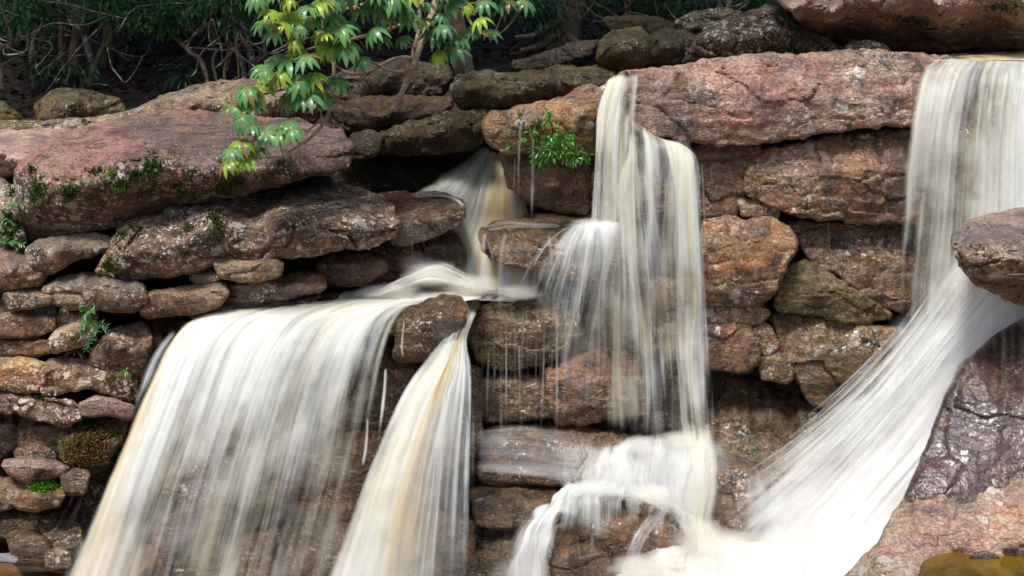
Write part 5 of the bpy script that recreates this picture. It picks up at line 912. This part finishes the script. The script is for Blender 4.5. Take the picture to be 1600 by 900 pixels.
for lab, x, y, Y, n in [('low leafy plant in the shade left of the twin stemmed tree', 88, 98, 16.6, 120), ('low leafy plant behind the olive lichened boulder', 122, 112, 16.3, 90), ('palm like plant with strap leaves beside the leaning dead branch', 290, 118, 16., 70), ('broad leaved seedling in the shade at the left edge', 60, 110, 17., 90), ('dark leafy bush above the capped boulder at the end of the umbrella tree', 850, 30, 15.6, 160), ('bright leafy sapling beside the blotched crooked trunk', 362, 30, 15.5, 110)]:
    c = P(x, y, Y); b = c.copy(); b[2] = forest_z(b[0], b[1]) - .1
    o = tag(empty('forest_plant', b), lab, 'plant', 'plants under the forest trees')
    tube('stem', [b, (b + c) / 2 + [.05, 0, 0], c], .015, .008, BARK_BROWN, o)
    if 'strap' in lab:
        d = r.normal(size=(n, 3)) * (1, .6, .7) + (0, -.2, .3); leaves('foliage', [leaf_arrays(np.repeat(c[None], n, 0), d, np.tile([0, -.2, 1.], (n, 1)), r.uniform(.25, .5, n), .022, greens(n, (.018, .045, .016), .3, r), 1.1, 5)], LEAF, o)
    else: leaves('foliage', [blob(c, .3, int(n * .6), .13, (.018, .055, .014), r, .6)], LEAF, o)
n = 26000; bx = np.c_[r.uniform(-13, 13, n), 18.3 + 12 * r.random(n) ** 1.2, np.zeros(n)]
cl = fbm(np.c_[bx[:, 0] * .5, bx[:, 1] * .5, np.zeros(n)], 3); hgt = np.clip(.15 + .9 * cl + .12 * (bx[:, 1] - 18.), .06, 4.5)
bx[:, 2] = forest_z(np.clip(bx[:, 0], -9, 9), bx[:, 1]) + hgt * r.random(n) ** .5; kp = (cl > .05) | (bx[:, 1] > 23); bx = bx[kp]; n = len(bx)
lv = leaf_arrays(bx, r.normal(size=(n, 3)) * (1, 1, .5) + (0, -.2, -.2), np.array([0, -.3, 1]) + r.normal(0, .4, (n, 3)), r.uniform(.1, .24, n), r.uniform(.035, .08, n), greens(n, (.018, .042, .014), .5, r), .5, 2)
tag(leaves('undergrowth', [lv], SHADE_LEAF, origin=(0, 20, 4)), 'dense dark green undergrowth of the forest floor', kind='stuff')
n = 9000; bx = np.c_[r.uniform(-11, 11, n), 15.3 + 6 * r.random(n), np.zeros(n)]; bx[:, 2] = forest_z(bx[:, 0], bx[:, 1]) + .12 + .25 * fbm(np.c_[bx[:, :2] * .35, np.zeros(n)], 4)
dl = leaf_arrays(bx, r.normal(size=(n, 3)) * (1, 1, .2), np.array([0, 0, 1]) + r.normal(0, .4, (n, 3)), r.uniform(.08, .18, n), r.uniform(.04, .08, n), greens(n, (.036, .016, .010), .5, r), .4, 2)
tag(leaves('leaf_litter', [dl], MOSS, origin=(0, 17, 4)), 'fallen brown leaves on the forest floor', kind='stuff')

# small plants on the rocks
def on_rock(key, x, y):
    R_ = ROCKS[key]; d = ((R_['G'] - (x, y)) ** 2).sum(1); return R_['V'][np.argmin(d)]
def moss(key, spots, col=(.035, .085, .012), L=.03, dens=1., seed=0):
    r = np.random.default_rng(900 + seed); R_ = ROCKS[key]; par = R_['o']
    for (x, y, rx, ry) in spots:
        k = int(rx * ry * 2.2 * dens) + 30
        q = np.c_[x + rx * r.normal(0, .55, k), y + ry * r.normal(0, .55, k)]
        q = q[fbm(np.c_[q / 9., np.full(k, seed + x)], 2) > -.12]
        base = np.array([R_['V'][np.argmin(((R_['G'] - a) ** 2).sum(1))] for a in q]); d0 = np.array([np.sqrt(((R_['G'] - a) ** 2).sum(1).min()) for a in q])
        base = base[d0 < 4] + r.normal(0, .008, (int((d0 < 4).sum()), 3)); k = len(base)
        if k < 5: continue
        meshp = leaf_arrays(base, r.normal(0, .55, (k, 3)) + (0, -.8, .5), r.normal(size=(k, 3)), L * r.uniform(.6, 1.5, k), L * r.uniform(.35, .6, k), greens(k, col, .35, r), .6, 2)
        o = leaves('moss', [meshp], MOSS, None, tuple(base.mean(0))); o.parent = par; o.location = Vector(base.mean(0)) - par.location; o['kind'] = 'stuff'
moss('big', [(290,302,22,9),(275,292,10,8),(238,262,16,22),(190,290,14,12),(352,293,18,10),(372,284,14,8),(150,268,14,6),(60,300,14,16),(50,264,8,6),(300,272,9,8),(110,300,16,12),(210,275,10,10)], seed=1)
moss('big', [(195,297,6,6),(173,270,5,5)], (.16, .22, .02), .04, seed=2)
moss('ledge', [(332,345,10,18),(340,352,8,14),(172,412,12,12),(192,368,10,8),(212,360,8,6),(298,356,8,8),(290,396,6,5),(255,335,6,4)], (.05, .075, .012), seed=3)
moss('strip', [(20,300,9,8),(16,340,9,14),(12,365,10,8),(28,355,7,12)], seed=4)
moss('orange', [(76,758,16,6),(60,762,10,5)], (.06, .2, .012), .05, 2.2, seed=5)
moss('mossbank', [(150,672,24,16),(138,698,26,20),(118,712,14,12),(165,660,16,10)], (.13, .085, .02), .04, 1.5, seed=6)
moss('mossbank', [(178,672,7,10),(128,665,6,6)], (.07, .13, .015), .04, seed=7)
moss('slope', [(66,622,9,5)], (.02, .06, .01), seed=8)
moss('rust', [(822,200,16,8),(842,190,8,10),(815,178,6,6)], (.07, .10, .02), .025, seed=9)
moss('overhang', [(1410,28,26,7),(1440,34,16,6),(1380,24,20,5),(1570,14,16,8),(1590,8,12,8)], (.05, .09, .03), seed=10)
moss('capped', [(730,122,14,5),(850,112,26,4)], (.07, .065, .01), .02, seed=11)

def plant(label, key, at, n, L, W, col, spreadpx, droop=.7, name='fern', cat='fern', seed=0, grp='small plants on the rocks', straps=False):
    r = np.random.default_rng(700 + seed); b = on_rock(key, *at) if key else P(*at)
    b = b + np.array([0, -.01, 0]); o = tag(empty(name, b), label, cat, grp); sp = spreadpx / FPX * b[1]; ps = []
    for k in range(n):
        d = unit(r.normal(size=3) * (1, .5, .8) + (0, -.7, .35)); ln = sp * r.uniform(.55, 1.1)
        t = np.linspace(0, 1, 6); st = b + d * ln * t[:, None] - np.array([0, 0, 1]) * (droop * ln * t ** 2)[:, None] * .6
        if straps:
            ps.append(leaf_arrays(b[None], d[None], np.array([[0, -.3, 1.]]), np.array([ln]), np.array([W]), greens(1, col, .2, r), droop * 1.6, 6)); continue
        tube('stem', st, .004, .002, BARK_MOSS, o, n=6, sides=4)
        m = 9; tt = np.repeat(np.linspace(.2, 1, m), 2); bb = b + d * ln * tt[:, None] - np.array([0, 0, 1]) * (droop * ln * tt ** 2)[:, None] * .6
        sd_ = unit(np.cross(d, [0, -.6, 1.])); sg = np.tile([1, -1], m)[:, None]
        ps.append(leaf_arrays(bb, sd_ * sg + d * .6 + r.normal(0, .25, (2 * m, 3)), np.tile([0, -.6, 1.], (2 * m, 1)), L * r.uniform(.7, 1.2, 2 * m), np.full(2 * m, W), greens(2 * m, col, .25, r), .5, 2))
    leaves('foliage', ps, LEAF, o); return o
plant('narrow leaved green plant growing from the crack under the lumpy tan rock', None, (134,492,10.72), 7, .055, .016, (.06, .17, .03), 34, .6, 'rock_plant', 'plant', 1)
plant('dark trailing plant hanging below the pink tilted stone', None, (150,506,10.75), 6, .06, .014, (.03, .09, .025), 34, 1.6, 'rock_plant', 'plant', 2)
plant('fern at the foot of the narrow mossy block by the left edge', 'strip', (18,378), 6, .045, .014, (.06, .19, .025), 26, .6, seed=3)
plant('pale green fern on the left side of the huge mossy rock', 'big', (28,318), 4, .045, .014, (.11, .23, .05), 18, .7, seed=4)
plant('tiny bright fern on the moss of the narrow block', 'strip', (8,345), 5, .04, .013, (.07, .2, .03), 20, .6, seed=5)
plant('bright green grass tuft hanging beside the wide fall', None, (198,580,10.7), 22, .1, .008, (.13, .25, .03), 22, 1.2, 'grass_tuft', 'grass tuft', 6, straps=True)
plant('dry grass tuft hanging under the lumpy tan rock', None, (102,482,10.8), 14, .1, .006, (.16, .12, .05), 22, 1.6, 'grass_tuft', 'grass tuft', 7, straps=True)
plant('dry grass in the dark gap beside the round lichened boulder', None, (120,548,10.95), 18, .1, .006, (.12, .10, .04), 24, .4, 'grass_tuft', 'grass tuft', 8, straps=True)
plant('yellow green sprout at the lower tip of the mossy ledge', 'ledge', (168,425), 4, .03, .012, (.15, .2, .03), 12, .5, seed=9)
# green shrub on the rust boulder
sb = tag(empty('green_shrub', P(868, 236, 11.75)), 'bright green leafy shrub growing from the wall left of the middle fall', 'shrub')
for x, y in [(795,228),(820,205),(845,212),(862,190),(885,225),(905,238),(918,244),(870,250),(838,250),(855,172),(800,240),(890,262)]:
    e = P(x, y, 11.45); tube('stem', [P(868, 236, 11.85), (P(868, 236, 11.7) + e) / 2 + [0, -.05, .05], e], .007, .003, BARK_MOSS, sb, n=7, sides=5)
rs = np.random.default_rng(5); bl = []
for x, y, rx, n in [(870,232,.16,150),(895,242,.12,110),(850,240,.13,110),(868,212,.11,80),(915,245,.06,40),(845,250,.08,50),(855,190,.05,25),(800,230,.05,24),(815,215,.04,16),(828,208,.04,16),(842,258,.05,18),(856,175,.03,10),(880,222,.12,80)]:
    bl.append(blob(P(x, y, 11.5), rx, n, .055, (.055, .20, .018), rs, .5, .8))
leaves('foliage', bl, LEAF, sb)
for lab, pts in [('flat brown stone at the left rim of the olive pool', [(1420,874),(1436,868),(1450,871),(1446,879),(1426,880)]), ('small brown stone at the far rim of the olive pool', [(1566,856),(1580,851),(1594,854),(1590,860),(1570,861)])]:
    rock(lab, pts, 8.36, 'peach', name='boulder', group=GR, R=.05, T=.15, tint=(.6, .55, .5), grow=0)
